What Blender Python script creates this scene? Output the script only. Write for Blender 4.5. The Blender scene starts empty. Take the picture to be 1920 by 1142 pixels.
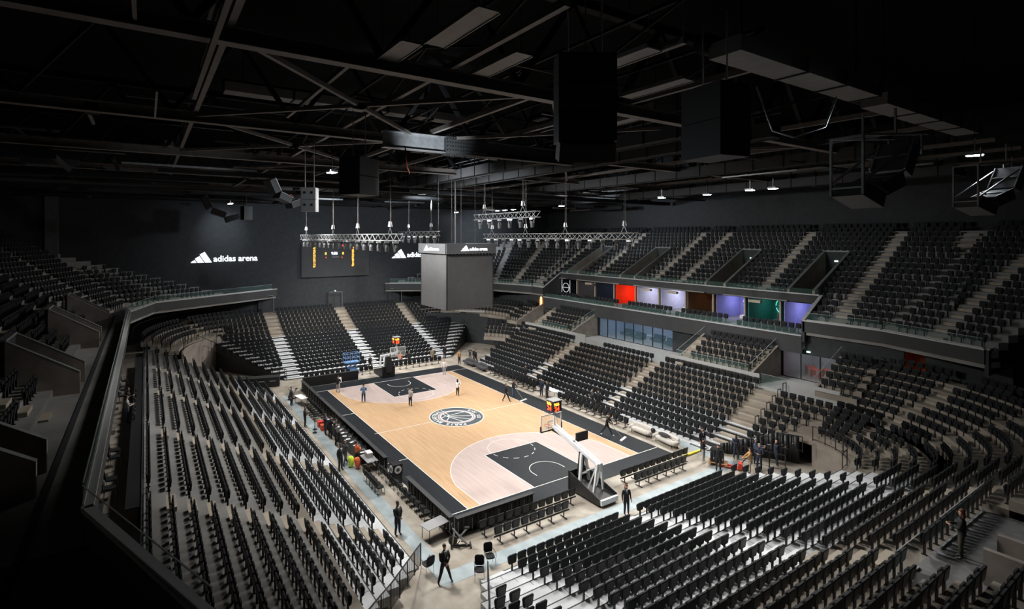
import bpy, math, random
from mathutils import Vector, Matrix
random.seed(7)
PI = math.pi
SC = bpy.context.scene
COL = SC.collection
# ------------------------------------------------------------------ camera
CX, CY, CZ, YAW, FPX = -40.1, 23.765, 16.21, -.5579, 970.27
cam = bpy.data.cameras.new('camera'); cam.sensor_width = 36; cam.lens = FPX/1920*36
cam.shift_x = 81.67/1920; cam.shift_y = -127.28/1920; cam.clip_end = 400; cam.clip_start = .2
co = bpy.data.objects.new('camera', cam); COL.objects.link(co)
co.location = (CX, CY, CZ); co.rotation_euler = (PI/2, 0, YAW-PI/2); SC.camera = co
FX, FY = math.cos(YAW), math.sin(YAW)
def depth_of(x, y, z):
    dx, dy = x-CX, y-CY
    w = dx*FX+dy*FY
    if w < 1: return None
    u = 878.3+FPX*(dx*FY-dy*FX)/w; v = 443.7-FPX*(z-CZ)/w
    return (w, u, v)
# ------------------------------------------------------------------ materials
def mat(name, c, rough=.6, metal=0., noise=0., scale=3., c2=None, emit=None, es=0., spec=.5, alpha=1., bump=0.):
    m = bpy.data.materials.new(name); m.use_nodes = True; nt = m.node_tree; b = nt.nodes['Principled BSDF']
    b.inputs['Base Color'].default_value = (*c, 1); b.inputs['Roughness'].default_value = rough
    b.inputs['Metallic'].default_value = metal; b.inputs['Specular IOR Level'].default_value = spec
    if alpha < 1: b.inputs['Alpha'].default_value = alpha
    if c2 or noise:
        tc = nt.nodes.new('ShaderNodeTexCoord'); n = nt.nodes.new('ShaderNodeTexNoise')
        n.inputs['Scale'].default_value = scale; n.inputs['Detail'].default_value = 6
        nt.links.new(tc.outputs['Object'], n.inputs['Vector'])
        r = nt.nodes.new('ShaderNodeValToRGB'); r.color_ramp.elements[0].position = .35; r.color_ramp.elements[1].position = .68
        a = c; bb = c2 if c2 else tuple(min(1, q*(1+noise)) for q in c)
        if not c2: a = tuple(q*(1-noise) for q in c)
        r.color_ramp.elements[0].color = (*a, 1); r.color_ramp.elements[1].color = (*bb, 1)
        nt.links.new(n.outputs['Fac'], r.inputs['Fac']); nt.links.new(r.outputs['Color'], b.inputs['Base Color'])
        if bump:
            bp = nt.nodes.new('ShaderNodeBump'); bp.inputs['Strength'].default_value = bump
            nt.links.new(n.outputs['Fac'], bp.inputs['Height']); nt.links.new(bp.outputs['Normal'], b.inputs['Normal'])
    if emit:
        b.inputs['Emission Color'].default_value = (*emit, 1); b.inputs['Emission Strength'].default_value = es
    return m
def wood(name, ca, cb, rough, plank=.12, ln=1.6, gloss=.5):
    m = mat(name, ca, rough, spec=gloss); nt = m.node_tree; b = nt.nodes['Principled BSDF']
    tc = nt.nodes.new('ShaderNodeTexCoord'); br = nt.nodes.new('ShaderNodeTexBrick')
    br.inputs['Color1'].default_value = (*ca, 1); br.inputs['Color2'].default_value = (*cb, 1)
    br.inputs['Mortar'].default_value = tuple(q*.8 for q in ca)+(1,)
    br.inputs['Mortar Size'].default_value = .004; br.inputs['Brick Width'].default_value = ln; br.inputs['Row Height'].default_value = plank
    br.inputs['Scale'].default_value = 1
    nt.links.new(tc.outputs['Object'], br.inputs['Vector'])
    n = nt.nodes.new('ShaderNodeTexNoise'); n.inputs['Scale'].default_value = .9; n.inputs['Detail'].default_value = 8
    mp = nt.nodes.new('ShaderNodeMapping'); mp.inputs['Scale'].default_value = (.5, 5, 1)
    nt.links.new(tc.outputs['Object'], mp.inputs[0]); nt.links.new(mp.outputs[0], n.inputs['Vector'])
    mx = nt.nodes.new('ShaderNodeMix'); mx.data_type = 'RGBA'; mx.blend_type = 'MULTIPLY'; mx.inputs[0].default_value = .35
    r = nt.nodes.new('ShaderNodeValToRGB'); r.color_ramp.elements[0].color = (.55, .5, .45, 1); r.color_ramp.elements[0].position = .3; r.color_ramp.elements[1].position = .7
    nt.links.new(n.outputs['Fac'], r.inputs['Fac'])
    nt.links.new(br.outputs['Color'], mx.inputs[6]); nt.links.new(r.outputs['Color'], mx.inputs[7])
    nt.links.new(mx.outputs[2], b.inputs['Base Color'])
    return m
M = {}
M['maple'] = wood('maple_boards', (.60, .41, .25), (.54, .352, .20), .34)
M['pink'] = wood('pale_pink_boards', (.56, .46, .435), (.53, .43, .405), .32)
M['apron'] = wood('black_stained_boards', (.016, .019, .023), (.022, .026, .031), .4, gloss=.3)
M['line'] = mat('white_court_paint', (.8, .8, .78), .4)
M['floor'] = mat('worn_concrete', (.26, .225, .18), .6, c2=(.43, .395, .34), scale=.7)
M['bluepath'] = mat('grey_blue_floor_tape', (.26, .31, .33), .55, c2=(.38, .44, .46), scale=1.2)
M['deck'] = mat('pale_grey_tread_board', (.55, .57, .59), .5, noise=.12, scale=.8)
M['conc'] = mat('beige_concrete_tread', (.20, .172, .138), .75, c2=(.30, .265, .22), scale=.6)
M['concl'] = mat('greyed_concrete_tread', (.17, .168, .16), .75, c2=(.26, .255, .245), scale=.5)
M['step'] = mat('concrete_aisle_step', (.34, .295, .235), .75, noise=.15, scale=1)
M['black'] = mat('black_painted_steel', (.012, .012, .013), .5)
M['wall'] = mat('charcoal_acoustic_wall', (.028, .031, .034), .85, noise=.15, scale=2)
M['fascia'] = mat('dark_grey_fascia_panel', (.03, .031, .033), .7, noise=.1, scale=1)
M['fabric'] = mat('black_seat_upholstery', (.011, .0125, .0145), .75, noise=.2, scale=9, spec=.3)
M['shell'] = mat('black_plastic_shell', (.013, .014, .015), .45)
M['steel'] = mat('grey_galvanised_steel', (.35, .36, .37), .4, metal=.7, noise=.15, scale=3)
M['beam'] = mat('grey_brown_primer_steel', (.13, .115, .105), .6, noise=.15, scale=2)
M['darkbeam'] = mat('black_primed_steel', (.007, .007, .0075), .7, noise=.2, scale=2, spec=.2)
M['cap'] = mat('pale_metal_coping', (.42, .43, .43), .4, metal=.2)
M['vomcap'] = mat('dull_green_grey_coping', (.17, .185, .18), .5)
M['white'] = mat('white_enamel', (.75, .76, .77), .35)
M['glass'] = mat('green_tinted_glass', (.16, .31, .275), .1, alpha=.085, spec=.35)
M['concwall'] = mat('formed_concrete_wall', (.21, .18, .155), .8, c2=(.29, .255, .22), scale=1.2)
M['ceil'] = mat('black_roof_deck', (.004, .004, .004), .95, spec=.1)
M['screen'] = mat('grey_led_mesh', (.05, .05, .052), .55, noise=.08, scale=2)
M['screen2'] = mat('grey_led_banner', (.06, .063, .068), .5, noise=.08, scale=3)
M['lit'] = mat('white_lit_lettering', (.9, .93, .95), .5, emit=(.85, .93, 1), es=1.5)
M['amber'] = mat('amber_digits', (.9, .4, .05), .5, emit=(1, .42, .05), es=2.2)
M['reddig'] = mat('red_digits', (.9, .05, .02), .5, emit=(1, .07, .02), es=2.2)
M['green'] = mat('green_exit_light', (.5, .9, .7), .5, emit=(.6, 1, .8), es=3)
M['lamp'] = mat('floodlight_lens', (1, 1, 1), .3, emit=(.9, .96, 1), es=60)
M['skin'] = mat('skin', (.58, .35, .26), .55); M['skind'] = mat('dark_skin', (.12, .06, .04), .55)
M['hair'] = mat('dark_hair', (.02, .013, .01), .7); M['hairr'] = mat('auburn_hair', (.14, .035, .015), .7)
M['suit'] = mat('black_suit_cloth', (.012, .012, .015), .8); M['shoe'] = mat('black_shoe_leather', (.01, .01, .01), .35)
M['jeans'] = mat('blue_denim', (.06, .1, .17), .8); M['greycl'] = mat('grey_cloth', (.38, .37, .36), .8)
M['whitecl'] = mat('white_cloth', (.72, .70, .68), .8); M['bluecl'] = mat('blue_jacket_cloth', (.09, .2, .36), .8)
M['mustard'] = mat('mustard_cloth', (.5, .3, .12), .8); M['khaki'] = mat('khaki_cloth', (.33, .27, .2), .8)
M['orange'] = mat('orange_cloth', (.7, .13, .05), .7); M['navy'] = mat('navy_cloth', (.025, .035, .06), .8)
M['hivis'] = mat('yellow_high_visibility_cloth', (.6, .8, .05), .6)
M['olive'] = mat('olive_brown_cloth', (.06, .055, .035), .85)
M['sofa'] = mat('cream_boucle_fabric', (.5, .47, .43), .9, noise=.12, scale=14); M['sofad'] = mat('charcoal_sofa_fabric', (.06, .06, .065), .9, noise=.2, scale=10)
M['tabletop'] = mat('grey_laminate', (.30, .30, .31), .4); M['red'] = mat('red_paint', (.65, .05, .03), .4)
M['liftblue'] = mat('pale_blue_paint', (.16, .30, .55), .4); M['yellow'] = mat('yellow_paint', (.8, .7, .03), .4)
M['chrome'] = mat('chrome', (.6, .6, .6), .2, metal=1); M['pallet'] = mat('raw_pine', (.45, .25, .12), .7)
M['logogrey'] = mat('slate_court_paint', (.075, .09, .1), .4); M['logopale'] = mat('pale_blue_grey_court_paint', (.4, .45, .47), .4)
M['logored'] = mat('soft_red_court_paint', (.6, .15, .16), .4)
M['rim'] = mat('orange_rim_paint', (.75, .16, .04), .4); M['net'] = mat('white_net_cord', (.8, .8, .78), .8)
M['bglass'] = mat('clear_backboard_glass', (.8, .9, .9), .05, alpha=.15)
M['card'] = mat('brown_cardboard', (.24, .16, .1), .85)
M['paper'] = mat('white_paper', (.8, .8, .8), .7); M['cable'] = mat('orange_cable_sheath', (.6, .14, .06), .5)
M['speaker'] = mat('black_speaker_cabinet', (.016, .016, .017), .55); M['grille'] = mat('charcoal_speaker_grille', (.08, .085, .09), .6)
M['spkgrey'] = mat('grey_speaker_cabinet', (.22, .225, .23), .5)
M['duct'] = mat('dull_duct_skin', (.15, .145, .14), .5, noise=.1, scale=1.5)
def colroom(n, c, es): return mat(n, c, .7, emit=c, es=es)
# ------------------------------------------------------------------ mesh builder
class MB:
    def __init__(s): s.v = []; s.f = []; s.m = []
    def poly(s, pts, mi=0):
        i = len(s.v); s.v += [tuple(p) for p in pts]; s.f.append(tuple(range(i, i+len(pts)))); s.m.append(mi); return s
    def hexa(s, p, mi=0):
        i = len(s.v); s.v += [tuple(q) for q in p]
        for f in ((0,3,2,1),(4,5,6,7),(0,1,5,4),(1,2,6,5),(2,3,7,6),(3,0,4,7)): s.f.append(tuple(i+k for k in f)); s.m.append(mi)
        return s
    def box(s, x0, x1, y0, y1, z0, z1, mi=0):
        return s.hexa([(x0,y0,z0),(x1,y0,z0),(x1,y1,z0),(x0,y1,z0),(x0,y0,z1),(x1,y0,z1),(x1,y1,z1),(x0,y1,z1)], mi)
    def bar(s, a, b, w, h=None, mi=0, up=(0,0,1)):
        a = Vector(a); b = Vector(b); h = h or w; d = (b-a)
        if d.length < 1e-6: return s
        d.normalize(); u = Vector(up)
        if abs(d.dot(u)) > .98: u = Vector((1,0,0))
        r = d.cross(u).normalized(); u = r.cross(d)
        q = [(-w/2,-h/2),(w/2,-h/2),(w/2,h/2),(-w/2,h/2)]
        return s.hexa([a+r*x+u*y for x, y in q]+[b+r*x+u*y for x, y in q], mi)
    def ibeam(s, a, b, w, h, t=.03, mi=0):
        a = Vector(a); b = Vector(b); z = Vector((0,0,h/2-t/2))
        s.bar(a+z, b+z, w, t, mi); s.bar(a-z, b-z, w, t, mi); return s.bar(a, b, t, h-2*t, mi)
    def tube(s, pts, r, n=8, mi=0, cap=True):
        pts = [Vector(p) for p in pts]; R = r if isinstance(r, (list, tuple)) else [r]*len(pts)
        i0 = len(s.v); pu = None
        for k, p in enumerate(pts):
            d = (pts[min(k+1, len(pts)-1)]-pts[max(k-1, 0)]).normalized()
            u = Vector((0,0,1)) if pu is None else pu
            if abs(d.dot(u)) > .98: u = Vector((1,0,0)) if abs(d.x) < .9 else Vector((0,1,0))
            a = d.cross(u).normalized(); u = a.cross(d); pu = u
            for j in range(n):
                t = 2*PI*j/n; s.v.append(tuple(p+a*math.cos(t)*R[k]+u*math.sin(t)*R[k]))
        for k in range(len(pts)-1):
            for j in range(n):
                A = i0+k*n+j; B = i0+k*n+(j+1) % n; s.f.append((A, B, B+n, A+n)); s.m.append(mi)
        if cap:
            s.f.append(tuple(range(i0+n-1, i0-1, -1))); s.m.append(mi)
            s.f.append(tuple(range(i0+(len(pts)-1)*n, i0+len(pts)*n))); s.m.append(mi)
        return s
    def ball(s, c, r, n=8, mi=0):
        rx, ry, rz = r if isinstance(r, tuple) else (r, r, r); i0 = len(s.v); h = n//2
        s.v.append((c[0], c[1], c[2]-rz))
        for a in range(1, h):
            t = -PI/2+PI*a/h
            for b in range(n): s.v.append((c[0]+rx*math.cos(t)*math.cos(2*PI*b/n), c[1]+ry*math.cos(t)*math.sin(2*PI*b/n), c[2]+rz*math.sin(t)))
        s.v.append((c[0], c[1], c[2]+rz)); L = len(s.v)-1
        for b in range(n):
            s.f.append((i0, i0+1+(b+1) % n, i0+1+b)); s.m.append(mi)
            s.f.append((L, L-n+b, L-n+(b+1) % n)); s.m.append(mi)
        for a in range(h-2):
            for b in range(n):
                A = i0+1+a*n+b; B = i0+1+a*n+(b+1) % n; s.f.append((A, B, B+n, A+n)); s.m.append(mi)
        return s
    def plate(s, outl, a, b, axis=0, mi=0):
        # outline in the plane across axis, extruded a..b
        def P(p, t): return (t, p[0], p[1]) if axis == 0 else ((p[0], t, p[1]) if axis == 1 else (p[0], p[1], t))
        n = len(outl); i = len(s.v); s.v += [P(p, a) for p in outl]+[P(p, b) for p in outl]
        s.f.append(tuple(range(i+n-1, i-1, -1))); s.m.append(mi); s.f.append(tuple(range(i+n, i+2*n))); s.m.append(mi)
        for k in range(n): s.f.append((i+k, i+(k+1) % n, i+n+(k+1) % n, i+n+k)); s.m.append(mi)
        return s
    def add(s, o, mtx, mo=0):
        i = len(s.v); s.v += [tuple(mtx @ Vector(p)) for p in o.v]
        s.f += [tuple(i+k for k in f) for f in o.f]; s.m += [k+mo for k in o.m]; return s
    def mesh(s, name, mats, smooth=False):
        me = bpy.data.meshes.new(name); me.from_pydata(s.v, [], s.f)
        for m in (mats if isinstance(mats, (list, tuple)) else [mats]): me.materials.append(M[m] if isinstance(m, str) else m)
        if any(s.m): me.polygons.foreach_set('material_index', s.m)
        if smooth: me.polygons.foreach_set('use_smooth', [True]*len(s.f))
        me.update(); return me
    def build(s, name, mats, parent=None, smooth=False, loc=None, rz=None):
        return link(name, s.mesh(name, mats, smooth), parent, loc, rz)
def link(name, me, parent=None, loc=None, rz=None):
    o = bpy.data.objects.new(name, me); COL.objects.link(o)
    if parent: o.parent = parent
    if loc: o.location = loc
    if rz is not None: o.rotation_euler = (0, 0, rz)
    return o
def tag(o, label, cat, group=None, kind=None):
    o['label'] = label; o['category'] = cat
    if group: o['group'] = group
    if kind: o['kind'] = kind
    return o
def struct(o): o['kind'] = 'structure'; return o
def thing(name, label, cat, loc=(0,0,0), rz=0, group=None):
    o = link(name, None, None, loc, rz); return tag(o, label, cat, group)
def kids(o): return [c for c in ALLCH.get(o.name, [])]
ALLCH = {}
def copy_tree(o, loc, rz, label, group=None):
    r = o.copy(); COL.objects.link(r); r.location = loc; r.rotation_euler = (0, 0, rz); r['label'] = label
    if group: r['group'] = group
    for ch in list(o.children):
        c = ch.copy(); COL.objects.link(c); c.parent = r
        for g in list(ch.children):
            d = g.copy(); COL.objects.link(d); d.parent = c
    return r
def rrect(w, h, z0, r=.05, taper=0., seg=3):
    o = []
    for cx, cz, a0 in ((w/2-r, h/2-r, 0), (-w/2+r, h/2-r, 90), (-w/2+r, -h/2+r, 180), (w/2-r, -h/2+r, 270)):
        for i in range(seg):
            t = math.radians(a0+90*i/(seg-1)) if seg > 1 else math.radians(a0+45)
            x = cx+r*math.cos(t); z = cz+r*math.sin(t); o.append((x*(1-taper*(h/2-z)/h), z+z0))
    return o
def srect(w, h, z0, n=12, p=3.2, taper=0.):
    o = []
    for k in range(n):
        t = 2*PI*(k+.5)/n; c, s_ = math.cos(t), math.sin(t)
        x = math.copysign(abs(c)**(2/p), c)*w/2; z = math.copysign(abs(s_)**(2/p), s_)*h/2
        o.append((x*(1-taper*(h/2-z)/h), z+z0))
    return o
ORD = ['first','second','third','fourth','fifth','sixth','seventh','eighth','ninth','tenth','eleventh','twelfth','thirteenth','fourteenth','fifteenth','sixteenth','seventeenth','eighteenth','nineteenth','twentieth']
TENS = {2:'twenty', 3:'thirty', 4:'forty', 5:'fifty', 6:'sixty', 7:'seventy', 8:'eighty'}
def ordw(n):
    if n <= 20: return ORD[n-1]
    t, u = divmod(n, 10)
    if u == 0: return TENS[t][:-1]+'ieth'
    return TENS[t]+'-'+ORD[u-1]
# ------------------------------------------------------------------ text
def text_mesh(txt, size, extrude=.01, align='LEFT', bold=0.):
    c = bpy.data.curves.new('lettering', 'FONT'); c.body = txt; c.size = size; c.extrude = extrude; c.align_x = align; c.offset = bold; c.resolution_u = 4
    o = bpy.data.objects.new('tmp', c); COL.objects.link(o)
    me = bpy.data.meshes.new_from_object(o.evaluated_get(bpy.context.evaluated_depsgraph_get()))
    bpy.data.objects.remove(o); return me
def text_obj(name, txt, size, mtx, m, parent=None, extrude=.01, align='LEFT', bold=0.):
    me = text_mesh(txt, size, extrude, align, bold); me.materials.clear(); me.materials.append(M[m]); me.transform(mtx); me.name = name
    return link(name, me, parent)
def frame(o, r, u):   # matrix: local x->r, y->u, z->r x u at origin o
    r = Vector(r).normalized(); u = Vector(u).normalized(); n = r.cross(u)
    return Matrix(((r.x,u.x,n.x,o[0]),(r.y,u.y,n.y,o[1]),(r.z,u.z,n.z,o[2]),(0,0,0,1)))
def arena_sign(parent, o, r, w, m='lit'):
    """three slanted bars and two words, on plane at o (lower left), going along r, total width w"""
    s = w/8.7; mt = frame(o, r, (0,0,1)); b = MB()
    # bars: bottoms run along baseline, tops cut square to the slant
    for x0, x1, L in ((0, .62, .42), (.75, 1.5, 1.02), (1.62, 2.42, 1.66)):
        d = Vector((-.52, .85, 0))
        p0 = Vector((x0, 0, 0)); p1 = Vector((x1, 0, 0)); q1 = p1+d*L; q0 = q1+Vector((-.85, -.52, 0))*((x1-x0)*.85)
        b.hexa([mt @ (Vector(q)*s+Vector((0,0,z))) for z in (0, .03) for q in (p0, p1, q1, q0)])
    b.build('sign_bars', m, parent)
    text_obj('sign_lettering', 'adidas arena', 1.1*s, mt @ Matrix.Translation((2.6*s, .12*s, 0)), m, parent, .02, bold=.018*s)

# ================================================================== SETTING
fl = MB().box(-46, 45, -46, 40, -.3, -.02).build('floor', 'floor'); struct(fl)
b = MB()
b.box(-18.0, 14.5, 11.25, 12.05, -.02, -.012); b.box(-19.2, -18.3, -11, 11.25, -.02, -.012); b.box(-19.2, -18, 11.25, 12.05, -.02, -.012); b.box(-19.2, -12, -12.4, -11.4, -.02, -.011)
struct(b.build('trim_1', 'bluepath'))
# court
ct = thing('basketball_court', 'pale maple basketball court with black border and pink three-point zones', 'court')
b = MB(); b.box(-15.6, 16.2, -9.7, 9.35, -.02, -.006); b.build('border_boards', 'apron', ct)
b = MB(); b.box(-14, 14, -7.5, 7.5, -.006, 0); b.build('maple_boards', 'maple', ct)
def arc(cx, cy, r, a0, a1, n): return [(cx+r*math.cos(math.radians(a0+(a1-a0)*k/n)), cy+r*math.sin(math.radians(a0+(a1-a0)*k/n))) for k in range(n+1)]
ln = MB()
def stripe(P, w=.05, z0=.004, z1=.009, mb=None):
    mb = mb or ln
    for p, q in zip(P[:-1], P[1:]):
        d = Vector((q[0]-p[0], q[1]-p[1], 0)); L = d.length; d /= L; n = Vector((-d.y, d.x, 0))*w/2; e = d*w*.3
        A = Vector((p[0], p[1], z0))-e; B = Vector((q[0], q[1], z0))+e; u = Vector((0,0,z1-z0))
        mb.hexa([A+n, A-n, B-n, B+n, A+n+u, A-n+u, B-n+u, B+n+u])
for s in (-1, 1):
    A = [(s*14, 6.6*-1)]+[(s*(12.425-6.75*math.cos(math.radians(t))), 6.75*math.sin(math.radians(t))) for t in range(-78, 79, 4)]+[(s*14, 6.6)]
    O = A if s < 0 else A[::-1]
    MB().plate(O, 0., .002, 2).build('three_point_zone', 'pink', ct)
    stripe(A)
    x0, x1 = sorted((s*14, s*8.2)); MB().box(x0, x1, -2.45, 2.45, .002, .004).build('key_paint', 'apron', ct)
    stripe([(s*14, -2.45), (s*8.2, -2.45), (s*8.2, 2.45), (s*14, 2.45)])
    stripe([(s*(12.425+.35), 1.25)]+[(s*(12.425-1.25*math.cos(math.radians(t))), 1.25*math.sin(math.radians(t))) for t in range(80, -81, -10)]+[(s*(12.425+.35), -1.25)])
    stripe([(s*8.2-s*1.8*math.cos(math.radians(t)), 1.8*math.sin(math.radians(t))) for t in range(90, -91, -10)], .04)
    for t in range(-80, 81, 26): stripe([(s*8.2+s*1.8*math.cos(math.radians(q)), 1.8*math.sin(math.radians(q))) for q in (t-6, t, t+6)])
    stripe([(s*14, -9.6), (s*14, 9.3)])
for y in (-7.5, 7.5): stripe([(-14, y), (14, y)])
stripe([(0, -7.5), (0, 7.5)]); stripe([(5.7, 7.5), (5.7, 9.3)]); stripe([(-5.7, 7.5), (-5.7, 9.3)]); stripe([(0, 7.5), (0, 7.8)])
ln.build('court_lines', 'line', ct)
def ring(r0, r1, z0, z1, n=64):
    m = MB(); A = arc(0, 0, r0, 0, 360, n); B = arc(0, 0, r1, 0, 360, n)
    for k in range(n): m.hexa([(*A[k], z0), (*B[k], z0), (*B[k+1], z0), (*A[k+1], z0), (*A[k], z1), (*B[k], z1), (*B[k+1], z1), (*A[k+1], z1)])
    return m
em = ring(1.72, 2.38, .004, .014).build('emblem_band', 'logogrey', ct)
disc = MB().plate(arc(0, 0, 1.5, 0, 360, 48)[:-1], .004, .012, 2).build('emblem_disc', 'logogrey', ct)
ring(2.38, 2.46, .004, .016).build('emblem_rim', 'line', ct); ring(1.58, 1.72, .004, .014).build('emblem_ring', 'logopale', ct); ring(1.5, 1.58, .004, .015).build('emblem_ring', 'logored', ct)
bl = MB(); H = (.58, .77); ring_ = ring(1.4, 1.5, .012, .018); bl.add(ring_, Matrix())
for a in (-60, -112, -150, 175, 75, 30): stripe([H, (1.42*math.cos(math.radians(a)), 1.42*math.sin(math.radians(a)))], .07, .012, .018, bl)
stripe([(H[0]+(x-0)*1, H[1]+y) for x, y in ((-1.0, .45), (-.62, .1), (-.2, -.25), (.3, -.38), (.8, -.35))], .08, .012, .018, bl)
bl.build('emblem_ball_seams', 'line', ct)
def arctext(txt, r, a0, a1, size, outward):
    n = len(txt)
    for i, ch in enumerate(txt):
        if ch == ' ': continue
        t = math.radians(a0+(a1-a0)*i/(n-1)); e = (math.cos(t), math.sin(t), 0)
        if outward: rr, uu, rad = (e[1], -e[0], 0), e, r
        else: rr, uu, rad = (-e[1], e[0], 0), (-e[0], -e[1], 0), r+size*.7
        me = text_mesh(ch, size, .002, 'CENTER', .008); me.materials.append(M['line']); me.transform(frame((rad*e[0], rad*e[1], .018), rr, uu)); link('emblem_letter', me, ct)
arctext('PARIS BASKETBALL', 1.82, 170, 10, .56, True)
arctext('EST. 2018', 1.86, -128, -66, .42, False)

# ---- hall shell
def vwall(p, q, z0, z1, t, name, m='wall'):
    mb = MB(); mb.bar((p[0], p[1], (z0+z1)/2), (q[0], q[1], (z0+z1)/2), t, z1-z0); return struct(mb.build(name, m))
WX = 35.8
struct(MB().box(WX+.05, WX+.5, -46, 41, -.3, 28).build('wall_far', 'wall'))
struct(MB().box(-46, WX, -42.2, -41.6, -.3, 28).build('wall_right', 'wall'))
struct(MB().box(-46, WX, 40.0, 40.6, -.3, 28).build('wall_left', 'wall'))
struct(MB().box(-46.6, -46, -42, 40.6, -.3, 28).build('wall_near', 'wall'))
struct(MB().box(-46.6, WX+.5, -42.2, 40.6, 28, 28.4).build('ceiling', 'ceil'))
struct(MB().box(WX-.5, WX+.05, 32.3, 33.5, 8, 21).build('wall_pier', mat('grey_pier_paint', (.09, .09, .095), .8, noise=.1)))

# ================================================================== SEATS
SEATS = []     # (x, y, z, rot, stand, row, idx, landmark)
PITCH = .58
def lab_row(stand, k): return stand, k
def seat_line(p, q, z, face, stand, k, where):
    L = math.hypot(q[0]-p[0], q[1]-p[1]); n = int(L/PITCH+.3)
    if n < 1: return
    for i in range(n):
        t = (i+.5)/n; SEATS.append((p[0]+(q[0]-p[0])*t, p[1]+(q[1]-p[1])*t, z, face, stand, k, i+1, where))
STEPS = MB()
def tread_poly(mb, P, Q, z, h, mt, mr):
    """P inner polyline (front edge), Q outer polyline; top at z, riser h high below the front edge"""
    for a, b_, c, d in zip(P[:-1], P[1:], Q[1:], Q[:-1]):
        mb.poly([(*a, z), (*d, z), (*c, z), (*b_, z)] if False else [(*a, z), (*b_, z), (*c, z), (*d, z)], mt)
        mb.poly([(*a, z-h), (*b_, z-h), (*b_, z), (*a, z)], mr)
# local->world for four straight stands
def W(side, s, d): return {'right': (s, -d), 'left': (s, d), 'far': (d, s), 'near': (-d, s)}[side]
FACE = {'right': PI/2, 'left': -PI/2, 'far': PI, 'near': 0.}
def stand_row(mb, side, k, dseat, dep, z, h, s0, s1, mt, mr, front=None):
    """one tread from dseat-dep+.15 to dseat+.15"""
    f = dseat-dep+.15 if front is None else front; r = dseat+.15
    A, B_, C, D = W(side, s0, f), W(side, s1, f), W(side, s1, r), W(side, s0, r)
    mb.hexa([(*A, z-h), (*B_, z-h), (*C, z-h), (*D, z-h), (*A, z), (*B_, z), (*C, z), (*D, z)], mt)
    e = .03
    if mr == 2: nosing(mb, side, dseat, dep, z, s0, s1, front)
    A, B_, C, D = W(side, s0, f-.012), W(side, s1, f-.012), W(side, s1, f), W(side, s0, f)
    mb.hexa([(*A, z-h), (*B_, z-h), (*C, z-h), (*D, z-h), (*A, z-e), (*B_, z-e), (*C, z-e), (*D, z-e)], mr)
def nosing(mb, side, dseat, dep, z, s0, s1, front=None):
    f = dseat-dep+.15 if front is None else front
    A, B_, C, D = W(side, s0, f-.002), W(side, s1, f-.002), W(side, s1, f+.045), W(side, s0, f+.045)
    mb.hexa([(*p, z) for p in (A, B_, C, D)]+[(*p, z+.006) for p in (A, B_, C, D)], 2)
    s = s0+1.1
    while s < s1-.5:
        A, B_, C, D = W(side, s, f), W(side, s+.018, f), W(side, s+.018, dseat+.15), W(side, s, dseat+.15)
        mb.hexa([(*p, z) for p in (A, B_, C, D)]+[(*p, z+.004) for p in (A, B_, C, D)], 2); s += 2.4
def aisle_steps(side, k, dseat, dep, z, rise, s0, s1):
    f = dseat-dep+.15
    A, B_, C, D = W(side, s0, f-dep*.5), W(side, s1, f-dep*.5), W(side, s1, f), W(side, s0, f)
    zz = z-rise/2
    STEPS.hexa([(*A, zz-rise/2), (*B_, zz-rise/2), (*C, zz-rise/2), (*D, zz-rise/2), (*A, zz), (*B_, zz), (*C, zz), (*D, zz)])
def prof_side(k):  # tread height right/left stands
    return .08+.33*k if k <= 4 else 1.40+.385*(k-4)
# ---------------- RIGHT
R = MB()
R_deck = ['deck', 'conc', 'black', 'concl']
for k in range(10):
    d = 13.0+.81*k; z = prof_side(k); rt = k <= 4
    mt, mr = (0, 2) if rt else (1, 1)
    h = (.33 if k <= 4 else .385) if k else .1
    s1 = 16.2; s0 = -21.9
    if k == 0: s0 = -16.5
    if k == 1: s0 = -17.6
    if k in (2, 3, 4): s0 = -18.6-1.2*(k-2)
    stand_row(R, 'right', k, d, .81, z, h+ (.02), s0, s1, mt, mr, front=12.35 if k == 0 else None)
    secs = [(6.2, 16.0 if k > 1 else 14.8, 'far right section by the corner tunnel'), (-5.3, 4.55, 'section opposite mid court'), (-16.0 if k else -14.8, -6.6, 'section opposite the near basket')]
    if k == 9: secs[1] = (-5.3, 1.6, secs[1][2])
    if k >= 2 and k < 9: secs.append((-19.4-.42*(k-2) if k < 7 else -21.9, -18.1, 'section at the near right corner'))
    for a, c, wh in secs: seat_line(W('right', a, d), W('right', c, d), z, FACE['right'], 'right stand', k, wh)
    for a, c in ((4.65, 6.1), (-6.5, -5.4), (-17.9, -16.1)):
        if not (k < 2 and a < -16): aisle_steps('right', k, d, .81, z, .33 if k <= 4 else .385, a, c)
R.box(-15, 16.2, -12.35, -12.28, -.02, .1, 0)
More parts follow.
